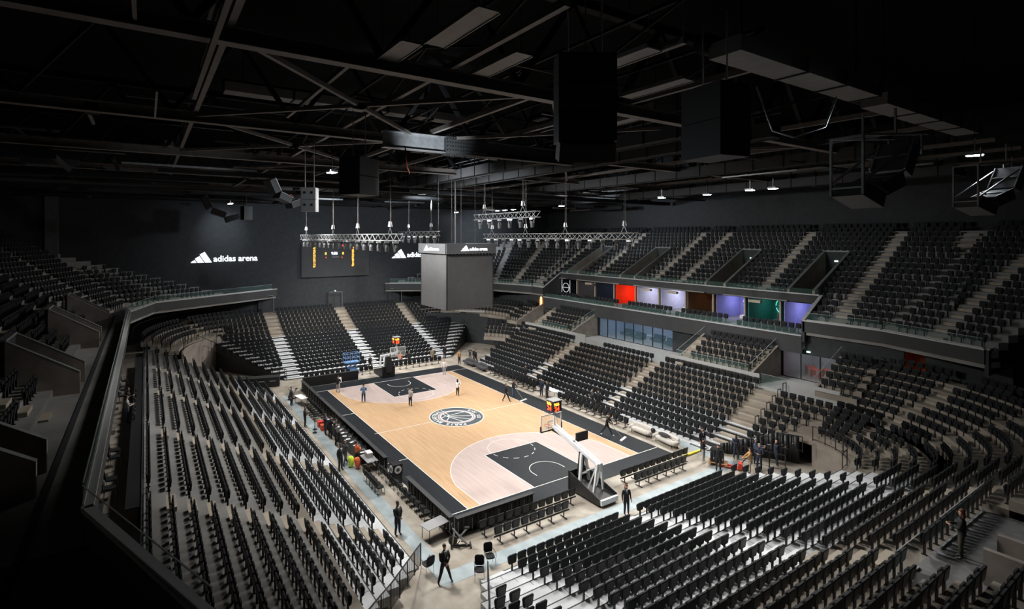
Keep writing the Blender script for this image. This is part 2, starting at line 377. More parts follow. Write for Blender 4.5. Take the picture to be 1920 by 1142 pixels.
# upper block rows 10-14 and landings
for j in range(5):
    d = 21.1+.81*j; z = 4.25+.43*j
    for a, c in ((7.6, 14.8), (18.2, 20.6), (-15.0, -7.9), (-23.0, -20.2)):
        stand_row(R, 'right', 10+j, d, .81, z, .45, a, c, 1, 1)
    seat_line(W('right', 7.6, d), W('right', 13.3, d), z, FACE['right'], 'right stand', 10+j, 'block behind the far landing')
    seat_line(W('right', 18.3, d), W('right', 20.5, d), z, FACE['right'], 'right stand', 10+j, 'block by the far tunnel')
    seat_line(W('right', -14.9, d), W('right', -8.9, d), z, FACE['right'], 'right stand', 10+j, 'block between the two glass doorways')
    seat_line(W('right', -22.6, d), W('right', -20.3, d), z, FACE['right'], 'right stand', 10+j, 'block right of the red lounge doorway')
    aisle_steps('right', 10+j, d, .81, z, .43, 13.4, 14.8); aisle_steps('right', 10+j, d, .81, z, .43, -8.8, -7.95)
struct(R.build('terrace_right', R_deck))
struct(MB().box(-7.9, 7.6, -25.6, -20.43, 3.2, 3.52).box(-20.2, -15.0, -25.6, -20.43, 3.2, 3.52).box(13.5, 22, -25.6, -20.43, 3.2, 3.5).build('floor_landing', mat('pale_landing_floor', (.38, .38, .38), .5, noise=.06)))
# low pale parapets on the landing fronts, and sloped concrete cheek walls of the blocks
pz = MB()
for a, c in ((4.6, 16.0), (-15.9, -6.6), (-21.9, -18.2), (1.6, 4.4)): pz.box(a, c, -20.52, -20.44, 3.0, 4.55 if a != 1.6 else 4.2)
struct(pz.build('trim_2', 'cap'))
pc = MB()
for x in (7.5, -7.85, -15.05, -20.15, 14.9, 18.1):
    pc.hexa([(x-.1, -25.4, 3.5), (x+.1, -25.4, 3.5), (x+.1, -20.5, 3.5), (x-.1, -20.5, 3.5), (x-.1, -25.4, 6.5), (x+.1, -25.4, 6.5), (x+.1, -20.5, 4.3), (x-.1, -20.5, 4.3)])
struct(pc.build('wall_landing_cheeks', 'concwall'))
def glass_panel(p, q, z0, z1, label, sl=0.):
    t = thing('glass_balustrade', label, 'balustrade', (p[0], p[1], z0))
    d = Vector((q[0]-p[0], q[1]-p[1], 0)); n = max(1, int(d.length/1.6+.5)); g = MB(); dn = d.normalized(); nn = Vector((-dn.y, dn.x, 0))*.008
    H = z1-z0
    for k in range(n):
        a = d*(k/n)+dn*.02; c = d*((k+1)/n)-dn*.02; za = sl*k/n; zc = sl*(k+1)/n
        g.hexa([a-nn+Vector((0,0,za)), c-nn+Vector((0,0,zc)), c+nn+Vector((0,0,zc)), a+nn+Vector((0,0,za)), a-nn+Vector((0,0,za+H)), c-nn+Vector((0,0,zc+H)), c+nn+Vector((0,0,zc+H)), a+nn+Vector((0,0,za+H))])
    g.build('glass_pane', 'glass', t)
    r = MB(); r.bar((0,0,.03), (d.x, d.y, .03+sl), .05, .06); r.bar((0,0,H+.01), (d.x, d.y, H+.01+sl), .03, .02); r.build('rail', 'cap', t)
    return t
glass_panel((4.4, -20.5), (-6.4, -20.5), 3.52, 4.55, 'glass balustrade along the wide landing before the blue-lit lounge')
glass_panel((-16.0, -20.5), (-18.1, -20.5), 3.52, 4.6, 'glass balustrade before the red-furnished lounge doorway')
glass_panel((-7.7, -20.6), (-14.9, -20.6), 4.2, 5.1, 'glass balustrade over the brown-stained boards')
glass_panel((7.7, -20.6), (13.3, -20.6), 4.2, 5.1, 'glass balustrade before the block beside the orange corridor')
glass_panel((-15.0, -20.6), (-15.0, -25.2), 4.3, 5.2, 'sloping glass balustrade on left side of red lounge landing', 1.9)
glass_panel((-20.1, -20.6), (-20.1, -25.2), 4.3, 5.2, 'sloping glass balustrade on right side of red lounge landing', 1.9)
glass_panel((7.4, -20.6), (7.4, -25.2), 4.3, 5.2, 'sloping glass balustrade at left of the wide landing', 1.9)
glass_panel((-7.9, -20.6), (-7.9, -25.2), 4.3, 5.2, 'sloping glass balustrade at right of the wide landing', 1.9)
# cardboard in front of block B
for i, x in enumerate((-9.2, -10.2, -11.2, -12.2, -13.2)):
    tag(MB().hexa([(x-.45, -20.98, 3.5), (x+.4, -20.98, 3.5), (x+.4, -20.9, 3.5), (x-.45, -20.9, 3.5), (x-.4, -21.05, 4.2), (x+.42, -21.05, 4.25), (x+.42, -20.98, 4.25), (x-.4, -20.98, 4.2)]).build('cardboard_sheet', 'card'),
        'brown cardboard sheet leaning below the seats between glass doorways, %s from the left' % ORD[i], 'cardboard', 'cardboard sheets on the landing')
# back wall under suites with glass lounges
def wall_with(side_y, spans, z0, z1):
    mb = MB()
    for a, c, za, zb in spans: mb.box(a, c, side_y-.15, side_y, za, zb)
    return mb
struct(wall_with(-25.6, [(7.3, 36, 0, 7.6), (-3.6, 7.3, 5.95, 7.0), (-3.6, 7.3, 0, 3.5), (-15.2, -3.6, 0, 7.0), (-19.8, -15.2, 5.85, 7.6), (-19.8, -15.2, 0, 3.5), (-24.1, -19.8, 0, 7.6), (-25.4, -24.1, 0, 5.0), (-30, -25.4, 0, 7.6)], 0, 0).build('wall_suite_base', 'wall'))
def lounge(x0, x1, nm, lab, tint, es, furn, flo):
    m = mat(nm+'_wall', tint, .7, noise=.05); fl_ = mat(nm+'_floor', flo, .35)
    struct(MB().box(x0, x1, -31, -25.75, 3.4, 3.52).build('floor_lounge', fl_))
    struct(MB().box(x0, x1, -31.1, -31, 3.5, 6.2).box(x0-.1, x0, -31, -25.75, 3.5, 6.2).box(x1, x1+.1, -31, -25.75, 3.5, 6.2).build('wall_lounge', m))
    struct(MB().box(x0, x1, -31, -25.75, 6.15, 6.25).build('ceiling_lounge', 'wall'))
    l = MB().box(x0+.6, x1-.6, -28.2, -28.1, 6.08, 6.13).box(x0+.6, x1-.6, -29.7, -29.6, 6.08, 6.13).build('ceiling_light', mat(nm+'_tube', tint, .5, emit=(.85, .9, 1), es=es)); tag(l, lab+' ceiling tubes', 'ceiling light')
    t = thing('glass_doorway', 'glass sliding doors with black frames into the %s' % lab, 'door', (x0, -25.65, 3.52))
    W_ = x1-x0; n = max(3, int(W_/1.25)); fr = MB(); gl = MB()
    for k in range(n+1): fr.bar((W_*k/n, 0, 0), (W_*k/n, 0, 2.35), .09, .09)
    for z in (.03, 2.33): fr.bar((0, 0, z), (W_, 0, z), .06, .06)
    for k in range(n): gl.box(W_*k/n+.04, W_*(k+1)/n-.04, -.01, .01, .05, 2.3)
    fr.build('door_frame', 'black', t); gl.build('glass_pane', 'glass', t)
    for i in range(furn):
        x = x0+.9+(W_-1.6)*(i+.5)/furn
        if nm == 'red':
            tb = thing('lounge_table', 'red lounge table behind the right glass doorway, %s from the left' % ORD[i], 'table', (x, -27.6-.7*(i % 2), 3.52)); MB().box(-.4, .4, -.3, .3, .68, .74).build('tabletop', 'red', tb)
            for sx in (-.35, .35): MB().box(sx-.03, sx+.03, -.25, .25, 0, .68).build('leg', 'red', tb)
        else:
            tb = thing('lounge_sofa', 'blue-grey lounge sofa behind the wide glass front, %s from the left' % ORD[i], 'sofa', (x, -28-.6*(i % 2), 3.52)); MB().box(-.8, .8, -.4, .4, .15, .42).build('seat', 'jeans', tb); MB().box(-.8, .8, -.5, -.35, .3, .8).build('backrest', 'jeans', tb)
lounge(-3.6, 7.3, 'blue', 'blue-lit lounge', (.45, .55, .75), 7, 4, (.45, .5, .6))
lounge(-19.8, -15.2, 'red', 'red-furnished lounge', (.55, .5, .55), 6, 4, (.5, .4, .42))
# orange door recess
orr = mat('rust_orange_door', (.28, .07, .02), .6)
dd = thing('orange_doorway', 'rust orange recessed doorway under the right balcony', 'door', (-25.4, -25.75, 5)); MB().box(0, 1.35, -1.6, -1.5, 0, 2.9).box(-.05, 0, -1.5, 0, 0, 2.9).box(1.3, 1.35, -1.5, 0, 0, 2.9).build('door_leaf', orr, dd)
def ptlamp(x, y, z, col, e, r=.1, name='fill'):
    l = bpy.data.lights.new(name, 'POINT'); l.energy = e; l.color = col; l.shadow_soft_size = r; o = bpy.data.objects.new(name, l); COL.objects.link(o); o.location = (x, y, z); return o
ptlamp(-25.0, -26.6, 5.5, (1, .45, .15), 3.5, name='doorway_lamp')
# exit lights
for i, (x, y, z, w) in enumerate([(-25.7, -25.5, 7.6, 'right of the orange doorway'), (-17.5, -25.5, 6.05, 'above the red lounge doorway'), (6.3, -25.5, 6.2, 'above the left end of the blue lounge glass'), (-5.0, -25.5, 6.2, 'above the right end of the blue lounge glass'), (15.0, -25.5, 6.3, 'beside the orange lit corridor'), (35.7, -.2, 8.1, 'over the middle stair of the far stand')]):
    tag(MB().box(x-.05, x+.22, y-.06, y+.06, z, z+.1).build('exit_light', 'green'), 'small green-white exit light %s' % w, 'exit light', None)
# ---------------- LEFT
Lm = MB()
l_aisles = [(-14.75, -13.4), (-5.45, -4.1), (3.9, 5.2), (11.75, 13.0)]
for k in range(14):
    d = 13.2+.806*k; z = prof_side(k) if k > 4 else .05+.33*k
    mt, mr = (0, 2) if k <= 4 else ((3, 1) if k > 5 else (1, 1))
    xm = -17.1-1.0*(d-12.9); xM = 17.6+.25*k
    stand_row(Lm, 'left', k, d, .806, z, .4 if k else .1, xm, xM, mt, mr, front=12.45 if k == 0 else None)
    es = [xm+.2]+[q for a in l_aisles for q in a]+[xM-.1]
    names = ['section nearest the open corner', 'section beside the folding chairs', 'section behind the scorers', 'section beside the far free-throw line', 'end section at the far left corner']
    for i in range(5): seat_line(W('left', es[2*i], d), W('left', es[2*i+1], d), z, FACE['left'], 'left stand', k, names[i])
    for a, c in l_aisles: aisle_steps('left', k, d, .806, z, .33 if k <= 4 else .385, a, c)
struct(Lm.build('terrace_left', R_deck))
# media walkway
struct(MB().box(-29, 26, 23.95, 26.4, 4.3, 4.6).build('floor_media_walkway', 'conc'))
struct(MB().box(-29, 33, 26.4, 26.6, 4.3, 8.0).build('wall_media_back', 'wall'))
struct(MB().box(-29, 21, 23.84, 23.92, 4.6, 5.6).build('wall_media_parapet', 'wall'))
# ---------------- FAR
Fm = MB(); f_aisles = [(8.7, 10.1), (-1.0, .4), (-10.6, -9.3)]
def prof_far(k): return .08+.29*k if k <= 11 else 3.27+.37*(k-11)
for k in range(18):
    d = 20.95+.815*k; z = prof_far(k); rt = k <= 11
    ymax = 10.4+.56*k if k < 12 else 17.5; ymin = -(11.4+.75*k) if k < 12 else -20.0
    if k >= 14: ymax = 11.5; ymin = -12.5
    stand_row(Fm, 'far', k, d, .815, z, .31 if rt else .38, ymin, ymax, 0 if rt else 1, 2 if rt else 1, front=20.3 if k == 0 else None)
    secs = [(10.2, ymax-.2 if k < 14 else 11.5, 'wedge section at its left'), (.5, 8.6, 'section behind the scissor lift'), (-9.2, -1.1, 'section behind the far basket'), (max(ymin+.9+.15*k, -16.5) if k < 14 else -12.5, -10.7, 'wedge section under the hanging scoreboard')]
    for a, c, wh in secs:
        if c-a > .6: seat_line(W('far', a, d), W('far', c, d), z, FACE['far'], 'far stand', k, wh)
    if not rt:
        for a, c in f_aisles: aisle_steps('far', k, d, .815, z, .37, a, c)
for k in range(12):     # pale half steps on the stairways
    d = 20.95+.815*k; z = prof_far(k)
    for a, c in f_aisles: Fm.box(d-.815+.15-.4, d-.815+.14, a, c, z-.29, z-.145, 0)
struct(Fm.build('terrace_far', R_deck))
struct(MB().box(35.1, WX+.05, -20, 20, 0, 5.7).build('floor_far_walkway', 'conc'))
# black sloping side sheets of the far stand
sd = MB()
for sg, y0, sl in ((1, 10.3, .56), (-1, -11.3, .75)):
    P = []
    for k in range(12):
        x = 20.95+.815*k-.66; y = y0+sg*sl*k; P.append((x, y, prof_far(k)))
    for a, c in zip(P[:-1], P[1:]):
        sd.poly([(a[0], a[1], 0), (c[0], c[1], 0), (c[0], c[1], c[2]-.1), (a[0], a[1], a[2]-.1)])
        sd.poly([(a[0], a[1]+sg*.05, 0), (a[0], a[1]+sg*.05, a[2]-.1), (c[0], c[1]+sg*.05, c[2]-.1), (c[0], c[1]+sg*.05, 0)])
struct(sd.build('wall_far_stand_sides', 'black'))
# ---------------- NEAR
Nm = MB()
def prof_near(k): return .04+.24*k if k <= 12 else 2.92+.42*(k-12)
for k in range(17):
    d = 20.1+.8*k; z = prof_near(k); rt = k <= 12
    ymax = 10.2+.52*k; ymin = -8.2 if k < 1 else (-12.9 if k >= 7 else -10.4-.25*k)
    stand_row(Nm, 'near', k, d, .8, z, .42 if not rt else .25, ymin, ymax, 0 if rt else 1, 2 if rt else 1, front=19.75 if k == 0 else None)
    if k <= 12:
        x1 = -(d-.8+.15); x0 = x1+.4
        for a, c in ((9.2, 10.5), (0, 1.4), (-9.3, -8.4)): Nm.box(x1, x1+.36, a, c, z-.24, z-.12, 0)
    for a, c, wh in ((1.45, 9.1, 'section left of the centre stair'), (-8.3, -.05, 'section right of the centre stair'), (10.7, ymax-.1, 'section beside the corner railing'), (ymin+.1 if k > 9 else -10.05, -9.4, 'end section at the right corner')):
        if c-a > .5: seat_line(W('near', a, d), W('near', c, d), z, FACE['near'], 'near stand', k, wh)
    if not rt:
        for a, c in ((9.2, 10.5), (0, 1.4), (-9.3, -8.4)): aisle_steps('near', k, d, .8, z, .42, a, c)
for k in range(17, 21):
    d = 20.1+.8*k; z = prof_near(k)
    stand_row(Nm, 'near', k, d, .8, z, .42, 3.0, 18.7, 1, 1)
    seat_line(W('near', 3.2, d), W('near', 9.0, d), z, FACE['near'], 'near stand', k, 'section left of the centre stair')
    stand_row(Nm, 'near', k, d, .8, z, .42, -12.9, -6.2, 1, 1)
    seat_line(W('near', -12.7, d), W('near', -6.5, d), z, FACE['near'], 'near stand', k, 'section right of the centre stair')
struct(Nm.build('terrace_near', R_deck))
struct(MB().box(-37, -33.05, -6.2, 3.0, 4.4, 4.72).build('floor_near_landing', mat('grey_landing_floor', (.17, .17, .175), .6, noise=.15)))
struct(MB().box(-37.5, -34.6, -1.4, -1.2, 4.7, 5.9).box(-37.5, -34.6, .1, .3, 4.7, 5.9).build('wall_near_vomitory', 'concwall'))
glass_panel((-33.15, 2.9), (-33.15, 1.0), 4.72, 5.9, 'glass balustrade left of the woman in olive trousers')
glass_panel((-33.15, -1.0), (-33.15, -6.0), 4.72, 5.9, 'glass balustrade right of the woman in olive trousers')
# ---------------- CORNER FANS (rings of treads)
def fan(name, c, rows, a0, a1, n, mts, standname, gaps, mt=1):
    mb = MB()
    for k, (rx, ry, z, h) in enumerate(rows):
        def pt(r, t): return (c[0]+(rx+r)*math.cos(t), c[1]+(ry+r)*math.sin(t))
        T = [math.radians(a0+(a1-a0)*i/n) for i in range(n+1)]
        for t0, t1 in zip(T[:-1], T[1:]):
            A, B_, C_, D = pt(-.80, t0), pt(-.80, t1), pt(.16, t1), pt(.16, t0)
            mb.hexa([(*A, z-h), (*B_, z-h), (*C_, z-h), (*D, z-h), (*A, z), (*B_, z), (*C_, z), (*D, z)], mt)
        Lr = abs(math.radians(a1-a0))*(rx+ry)/2; m = int(Lr/PITCH); idx = 0
        for i in range(m):
            td = a0+(a1-a0)*(i+.5)/m
            if any(g0 < td < g1 for g0, g1 in gaps): continue
            t = math.radians(td); idx += 1; x, y = pt(0, t); nx, ny = -math.cos(t)*ry, -math.sin(t)*rx
            SEATS.append((x, y, z, math.atan2(ny, nx), standname, k, idx, 'curved block'))
        for g0, g1 in (gaps if k else []):
            t0, t1 = math.radians(g0), math.radians(g1); A, B_, C_, D = pt(-1.05, t0), pt(-1.05, t1), pt(-.66, t1), pt(-.66, t0); zz = z-h/2
            STEPS.hexa([(*A, zz-h/2), (*B_, zz-h/2), (*C_, zz-h/2), (*D, zz-h/2), (*A, zz), (*B_, zz), (*C_, zz), (*D, zz)])
    return struct(mb.build(name, R_deck))
# near right: centre (-21.9,-12.9), from right stand (270deg) to near stand (180deg)
rows = []
for j in range(14):
    z = 1.76+.27*j if j < 6 else 3.11+.40*(j-6)
    kn = (z-.04)/.24 if z <= 2.92 else 12+(z-2.92)/.42
    kr = 4+(z-1.40)/.385
    rows.append((20.1+.8*kn-21.9, 13.0+.81*kr-12.9, z, .42))
fan('terrace_near_right_corner', (-21.9, -12.9), rows, 180, 270, 12, None, 'near right corner stand', [(213, 219), (240, 246)])
ib = MB(); P = [(-21.9+3.2*math.cos(math.radians(t)), -12.9+3.4*math.sin(math.radians(t))) for t in range(180, 271, 9)]
for a, c in zip(P[:-1], P[1:]): ib.bar((*a, .85), (*c, .85), .12, 1.75)
struct(ib.build('wall_corner_passage', 'concwall'))
# far left: centre (21.5,11.5)
rows = [(32.35-21.5+.815*j, 22.0+.806*j-11.5-.4, 4.35+.385*j, .42) for j in range(4)]
fan('terrace_far_left_corner', (21.5, 11.5), rows, 0, 90, 14, None, 'far left corner stand', [(40, 44)])
w = MB(); P = [(21.5+9.7*math.cos(math.radians(t)), 11.5+9.0*math.sin(math.radians(t))) for t in range(25, 91, 5)]
for a, c in zip(P[:-1], P[1:]): w.bar((*a, 1.9), (*c, 1.9), .15, 4.2)
struct(w.build('wall_far_left_passage', 'concwall'))
# far right: rings behind portal
rows = [(32.35-20.5+.815*j, 21.1+.81*j-12.5, 4.55+.4*j, .45) for j in range(4)]
fan('terrace_far_right_corner', (20.5, -12.5), rows, 270, 360, 14, None, 'far right corner stand', [(318, 324)])
rows = [(6.0+.81*j, 6.6+.81*j, 2.2+.385*j, .42) for j in range(4)]
fan('terrace_far_right_low_corner', (16.3, -12.5), rows, 270, 318, 8, None, 'low far right corner stand', [(271, 276)])
w = MB(); P = [(20.5+9.6*math.cos(math.radians(t)), -12.5+8.3*math.sin(math.radians(t))) for t in range(270, 361, 6)]
for a, c in zip(P[:-1], P[1:]): w.bar((*a, 2.2), (*c, 2.2), .15, 4.6)
struct(w.build('wall_far_right_passage', 'wall'))
pt_ = thing('tunnel_portal', 'dark tunnel portal with pale rim at far right corner', 'tunnel', (27.4, -19.2, 0), math.radians(-45)); MB().box(-.3, .3, -2.0, 2.0, 0, 4.6).build('portal_face', 'fascia', pt_); MB().box(-.45, .2, -2.1, 2.1, 4.6, 4.85).build('portal_rim', 'cap', pt_); MB().box(-.36, -.3, .4, 1.0, 1.9, 2.05).build('sign_plate', 'cap', pt_)
# ================================================================== UPPER TIER
EDGE = [(-29.3, 22.6), (-22.8, 25.1), (20.35, 25.1), (27.2, 22.9), (35.75, 8.2)]
def offset(P, d, sg):
    """offset polyline outward; sg=1 left side (+y outward)"""
    out = []
    N = []
    for a, c in zip(P[:-1], P[1:]):
        v = Vector((c[0]-a[0], c[1]-a[1])).normalized(); N.append(Vector((-v.y, v.x)) if True else 0)
    for i, p in enumerate(P):
        if i == 0: n = N[0]; q = Vector(p)+n*d
        elif i == len(P)-1: q = Vector(p)+N[-1]*d
        else:
            n = (N[i-1]+N[i]); n = n/ (1+N[i-1].dot(N[i])); q = Vector(p)+n*d
        out.append((q.x, q.y))
    return out
def mirror(P): return [(x, -y) for x, y in P]
def clipx(P, xm):
    out = []
    for a, c in zip(P[:-1], P[1:]):
        if a[0] <= xm: out.append(a)
        if (a[0]-xm)*(c[0]-xm) < 0:
            t = (xm-a[0])/(c[0]-a[0]); out.append((xm, a[1]+(c[1]-a[1])*t)); break
    else: out.append(P[-1])
    return out
def thick_edge(mb, P, z0, z1, t, mi=0):
    for a, c in zip(P[:-1], P[1:]):
        d = Vector((c[0]-a[0], c[1]-a[1], 0)).normalized()*t*.4
        mb.bar((a[0]-d.x*.5, a[1]-d.y*.5, (z0+z1)/2), (c[0]+d.x*.5, c[1]+d.y*.5, (z0+z1)/2), t, z1-z0, mi)
for side, mir in (('left', False), ('right', True)):
    tr = (lambda P: mirror(P)) if mir else (lambda P: P)
    E0 = EDGE
    # split right side around the suites
    def pieces(P):
        if not mir: return [P]
        y = P[1][1]; return [[P[0], P[1], (-17.2, y)], [(17.6, y)]+P[2:]]
    fas = MB(); cap = MB(); slab = MB()
    for Q in pieces(E0):
        thick_edge(fas, tr(Q), 7.9, 8.82, .2); thick_edge(cap, tr(Q), 8.82, 8.92, .28)
    struct(fas.build('wall_balcony_fascia_'+side, 'fascia')); struct(cap.build('trim_balcony_'+side, 'cap'))
    In = offset(E0, .1, 1); Out = clipx(offset(E0, 3.4 if not mir else 1.3, 1), WX)
    for Qi, Qo in (zip(pieces(In), pieces(offset(E0, 3.4 if not mir else 1.3, 1)))):
        A, B_ = tr(Qi), tr(Qo)
        for k in range(len(A)-1):
            a, b2, c, d = A[k], A[k+1], B_[k+1], B_[k]
            slab.hexa([(*a, 7.6), (*b2, 7.6), (*c, 7.6), (*d, 7.6), (*a, 7.95), (*b2, 7.95), (*c, 7.95), (*d, 7.95)])
    struct(slab.build('floor_balcony_'+side, 'concl'))
    up = MB()
    voms = [(26.1, 28.3), (13.9, 16.1), (3.9, 6.2), (-8.0, -5.8), (-16.6, -14.4), (-28.4, -26.2)] if mir else [(-28.5, -26.3), (-18.9, -16.8), (-6.0, -3.4), (7.4, 9.8), (18.2, 20.2)]
    for k in range(18):
        d = (1.0+.83*k) if mir else (3.4+.72*k); z = (8.75+.47*k) if mir else (8.3+.455*k)
        I = clipx(offset(E0, d-.68, 1), WX); O = clipx(offset(E0, d+.16, 1), WX)
        while len(I) < len(O): I.append((WX, I[-1][1]))
        while len(O) < len(I): O.append((WX, O[-1][1]))
        S_ = clipx(offset(E0, d, 1), WX-.4)
        def segs(P, Q):
            res = []
            for i in range(len(P)-1):
                a, b2, c, e = P[i], P[i+1], Q[i+1], Q[i]
                if abs(a[1]-b2[1]) < .01 and a[0] < 0 and b2[0] > 0:
                    cuts = [a[0]]
                    if mir and k < 3: spans = [(a[0], -17.2), (17.6, b2[0])]
                    elif mir and k == 3: spans = [(a[0], -17.2), (-17.19, 17.59), (17.6, b2[0])]
                    else: spans = [(a[0], b2[0])]
                    vv = sorted(voms) if (3 <= k <= 11 if mir else 0 <= k <= 3) else []
                    for s0, s1 in spans:
                        cur = s0
                        for v0, v1 in vv:
                            if v0 > s0 and v1 < s1: res.append(((cur, a[1]), (v0, a[1]), (v0, e[1]), (cur, e[1]))); cur = v1
                        res.append(((cur, a[1]), (s1, a[1]), (s1, e[1]), (cur, e[1])))
                else: res.append((a, b2, c, e))
            return res
        for q in segs(I, O):
            q = mirror(q) if mir else q
            hh = .09 if mir and k == 3 and min(p[0] for p in q) > -17.3 and max(p[0] for p in q) < 17.65 else .5
            up.hexa([(*q[0], z-hh), (*q[1], z-hh), (*q[2], z-hh), (*q[3], z-hh), (*q[0], z), (*q[1], z), (*q[2], z), (*q[3], z)])
        for q in segs(S_, S_):
            a, b2 = q[0], q[1]
            L = math.hypot(b2[0]-a[0], b2[1]-a[1])
            if L < 1.2: continue
            if mir and a[0] > 25 and k > 16: continue
            # stairs every ~9.5 m
            straight = abs(a[1]-b2[1]) < .01
            stairs = [x for x in ((11.2, 1.6, -2.0, -11.5, -19.5, -24.5, 19.6) if mir else (14, 2.2, -10, -14.9, -22)) ] if straight else []
            if straight:
                cuts = []
                for sx in sorted(stairs):
                    if a[0]+.4 < sx < b2[0]-.4: cuts.append((sx-.6, sx+.6))
                cur = a[0]+.15; parts = []
                for c0, c1 in cuts:
                    parts.append((cur, c0)); cur = c1
                    y0, y1 = a[1]-1.06+.0, a[1]-.68
                    A2 = [(c0, y0), (c1, y0), (c1, y1), (c0, y1)]
                    if mir: A2 = mirror(A2)
                    STEPS.hexa([(*p, z-.5) for p in A2]+[(*p, z-.25) for p in A2])
                parts.append((cur, b2[0]-.15))
                for p0, p1 in parts:
                    pa, pb = (p0, a[1]), (p1, a[1])
                    if mir: pa, pb = mirror([pa, pb])
                    seat_line(pa, pb, z, -PI/2 if not mir else PI/2, 'upper '+side+' tier', k, '')
            else:
                v = Vector((b2[0]-a[0], b2[1]-a[1])).normalized(); pa = Vector(a)+v*.5; pb = Vector(b2)-v*.5; mid = (pa+pb)/2
                nrm = Vector((v.y, -v.x)); f = math.atan2(nrm.y, nrm.x)
                for p0, p1 in ((pa, mid-v*.6), (mid+v*.6, pb)):
                    A2, B2 = (p0.x, p0.y), (p1.x, p1.y)
                    if (p1-p0).dot(v) < .5: continue
                    if mir: A2, B2 = mirror([A2, B2])
                    seat_line(A2, B2, z, f if not mir else -f, 'upper '+side+' tier', k, '')
                s0, s1 = mid-v*.6, mid+v*.6; q = [s0+nrm*1.06, s1+nrm*1.06, s1+nrm*.68, s0+nrm*.68]; q = [(p.x, p.y) for p in q]
                if mir: q = mirror(q)
                STEPS.hexa([(*p, z-.5) for p in q]+[(*p, z-.25) for p in q])
    struct(up.build('terrace_upper_'+side, 'concl'))
    sgn = -1 if mir else 1
    for i, (v0, v1) in enumerate(voms):
        straightmax = 20.0
        Y0, Y1 = (28.2, 35.3) if mir else (26.7, 29.7)
        zf = 11.2 if mir else 9.05; sl = .49 if mir else .637; top1 = zf+(Y1-Y0)*sl; zb = 10.3 if mir else 7.9
        mb = MB()
        for x in (v0, v1):
            mb.hexa([(x-.12, sgn*Y0, zb), (x+.12, sgn*Y0, zb), (x+.12, sgn*Y1, zb), (x-.12, sgn*Y1, zb), (x-.12, sgn*Y0, zf), (x+.12, sgn*Y0, zf), (x+.12, sgn*Y1, top1), (x-.12, sgn*Y1, top1)])
        mb.box(v0, v1, min(sgn*Y1, sgn*(Y1+.2)), max(sgn*Y1, sgn*(Y1+.2)), zb, top1, 1)
        wv = mb.build('wall_upper_vomitory', ['concwall', 'wall']); struct(wv)
        tp = MB()
        for x in (v0, v1): tp.bar((x, sgn*Y0, zf+.03), (x, sgn*Y1, top1+.03), .26, .05)
        tp.bar((v0, sgn*(Y1+.1), top1+.05), (v1, sgn*(Y1+.1), top1+.05), .3, .12)
        struct(tp.build('trim_vomitory', 'vomcap'))
        struct(MB().box(v0, v1, min(sgn*Y0, sgn*Y1), max(sgn*Y0, sgn*Y1), zb-.1, zb).build('floor_vomitory', 'black'))
        if mir:
            tag(MB().box((v0+v1)/2-.15, (v0+v1)/2+.15, sgn*(Y1-.1), sgn*(Y1-.02), top1-1.0, top1-.88).build('exit_light', 'green'), 'small green exit light in upper right tier stairwell, %s from the near end' % ORD[len(voms)-1-i], 'exit light', None)
# glass balustrades on balcony
gl_def = [((-29.2, 22.7), (-22.9, 25.2), 'glass balustrade on the dark near left balcony corner'), ((-22.7, 25.2), (20.2, 25.2), 'long glass balustrade on the left balcony edge'),
          ((20.5, 25.1), (27.1, 23.0), 'short glass balustrade on the angled far left balcony edge'), ((27.3, 22.8), (35.5, 8.8), 'glass balustrade on the balcony edge beside the far wall at left'),
          ((-29.2, -22.7), (-22.9, -25.2), 'glass balustrade on the angled near right balcony corner'), ((-22.7, -25.2), (-17.4, -25.2), 'glass balustrade on the right balcony beside the suites'),
          ((17.8, -25.2), (20.2, -25.2), 'narrow glass balustrade left of the suites'), ((20.5, -25.1), (27.1, -23.0), 'glass balustrade on the angled far right balcony edge'),
          ((27.3, -22.8), (35.5, -8.8), 'glass balustrade on balcony edge behind the hanging scoreboard')]
for p, q, l in gl_def: glass_panel(p, q, 8.92, 9.55, l)
struct(MB().bar((-29.4, -22.6, 8.0), (-29.4, -42, 8.0), .2, 1.7).build('wall_balcony_end', 'fascia')); struct(MB().bar((-29.4, -22.6, 8.87), (-29.4, -32, 8.87), .28, .1).build('trim_balcony_end', 'cap'))
struct(MB().bar((-29.4, 22.7, 7.9), (-37, 18.5, 7.9), .3, 2.0).build('wall_balcony_near', 'wall'))
struct(MB().poly([(-29.4, 22.7, 8.0), (-37, 18.5, 8.0), (-46, 18.5, 8.0), (-46, 40, 8.0), (-24, 40, 8.0), (-23, 25, 8.0)]).build('floor_balcony_near', 'wall'))
# slanting parapets between suites and balcony
pr = MB(); pc2 = MB()
for x in (-17.2, 17.6):
    pr.hexa([(x-.12, -25, 7.0), (x+.12, -25, 7.0), (x+.12, -28.4, 7.0), (x-.12, -28.4, 7.0), (x-.12, -25, 8.85), (x+.12, -25, 8.85), (x+.12, -28.4, 10.8), (x-.12, -28.4, 10.8)])
    pc2.bar((x, -25, 8.9), (x, -28.3, 10.87), .28, .08)
struct(pr.build('wall_suite_ends', 'fascia')); struct(pc2.build('trim_suite_ends', 'cap'))
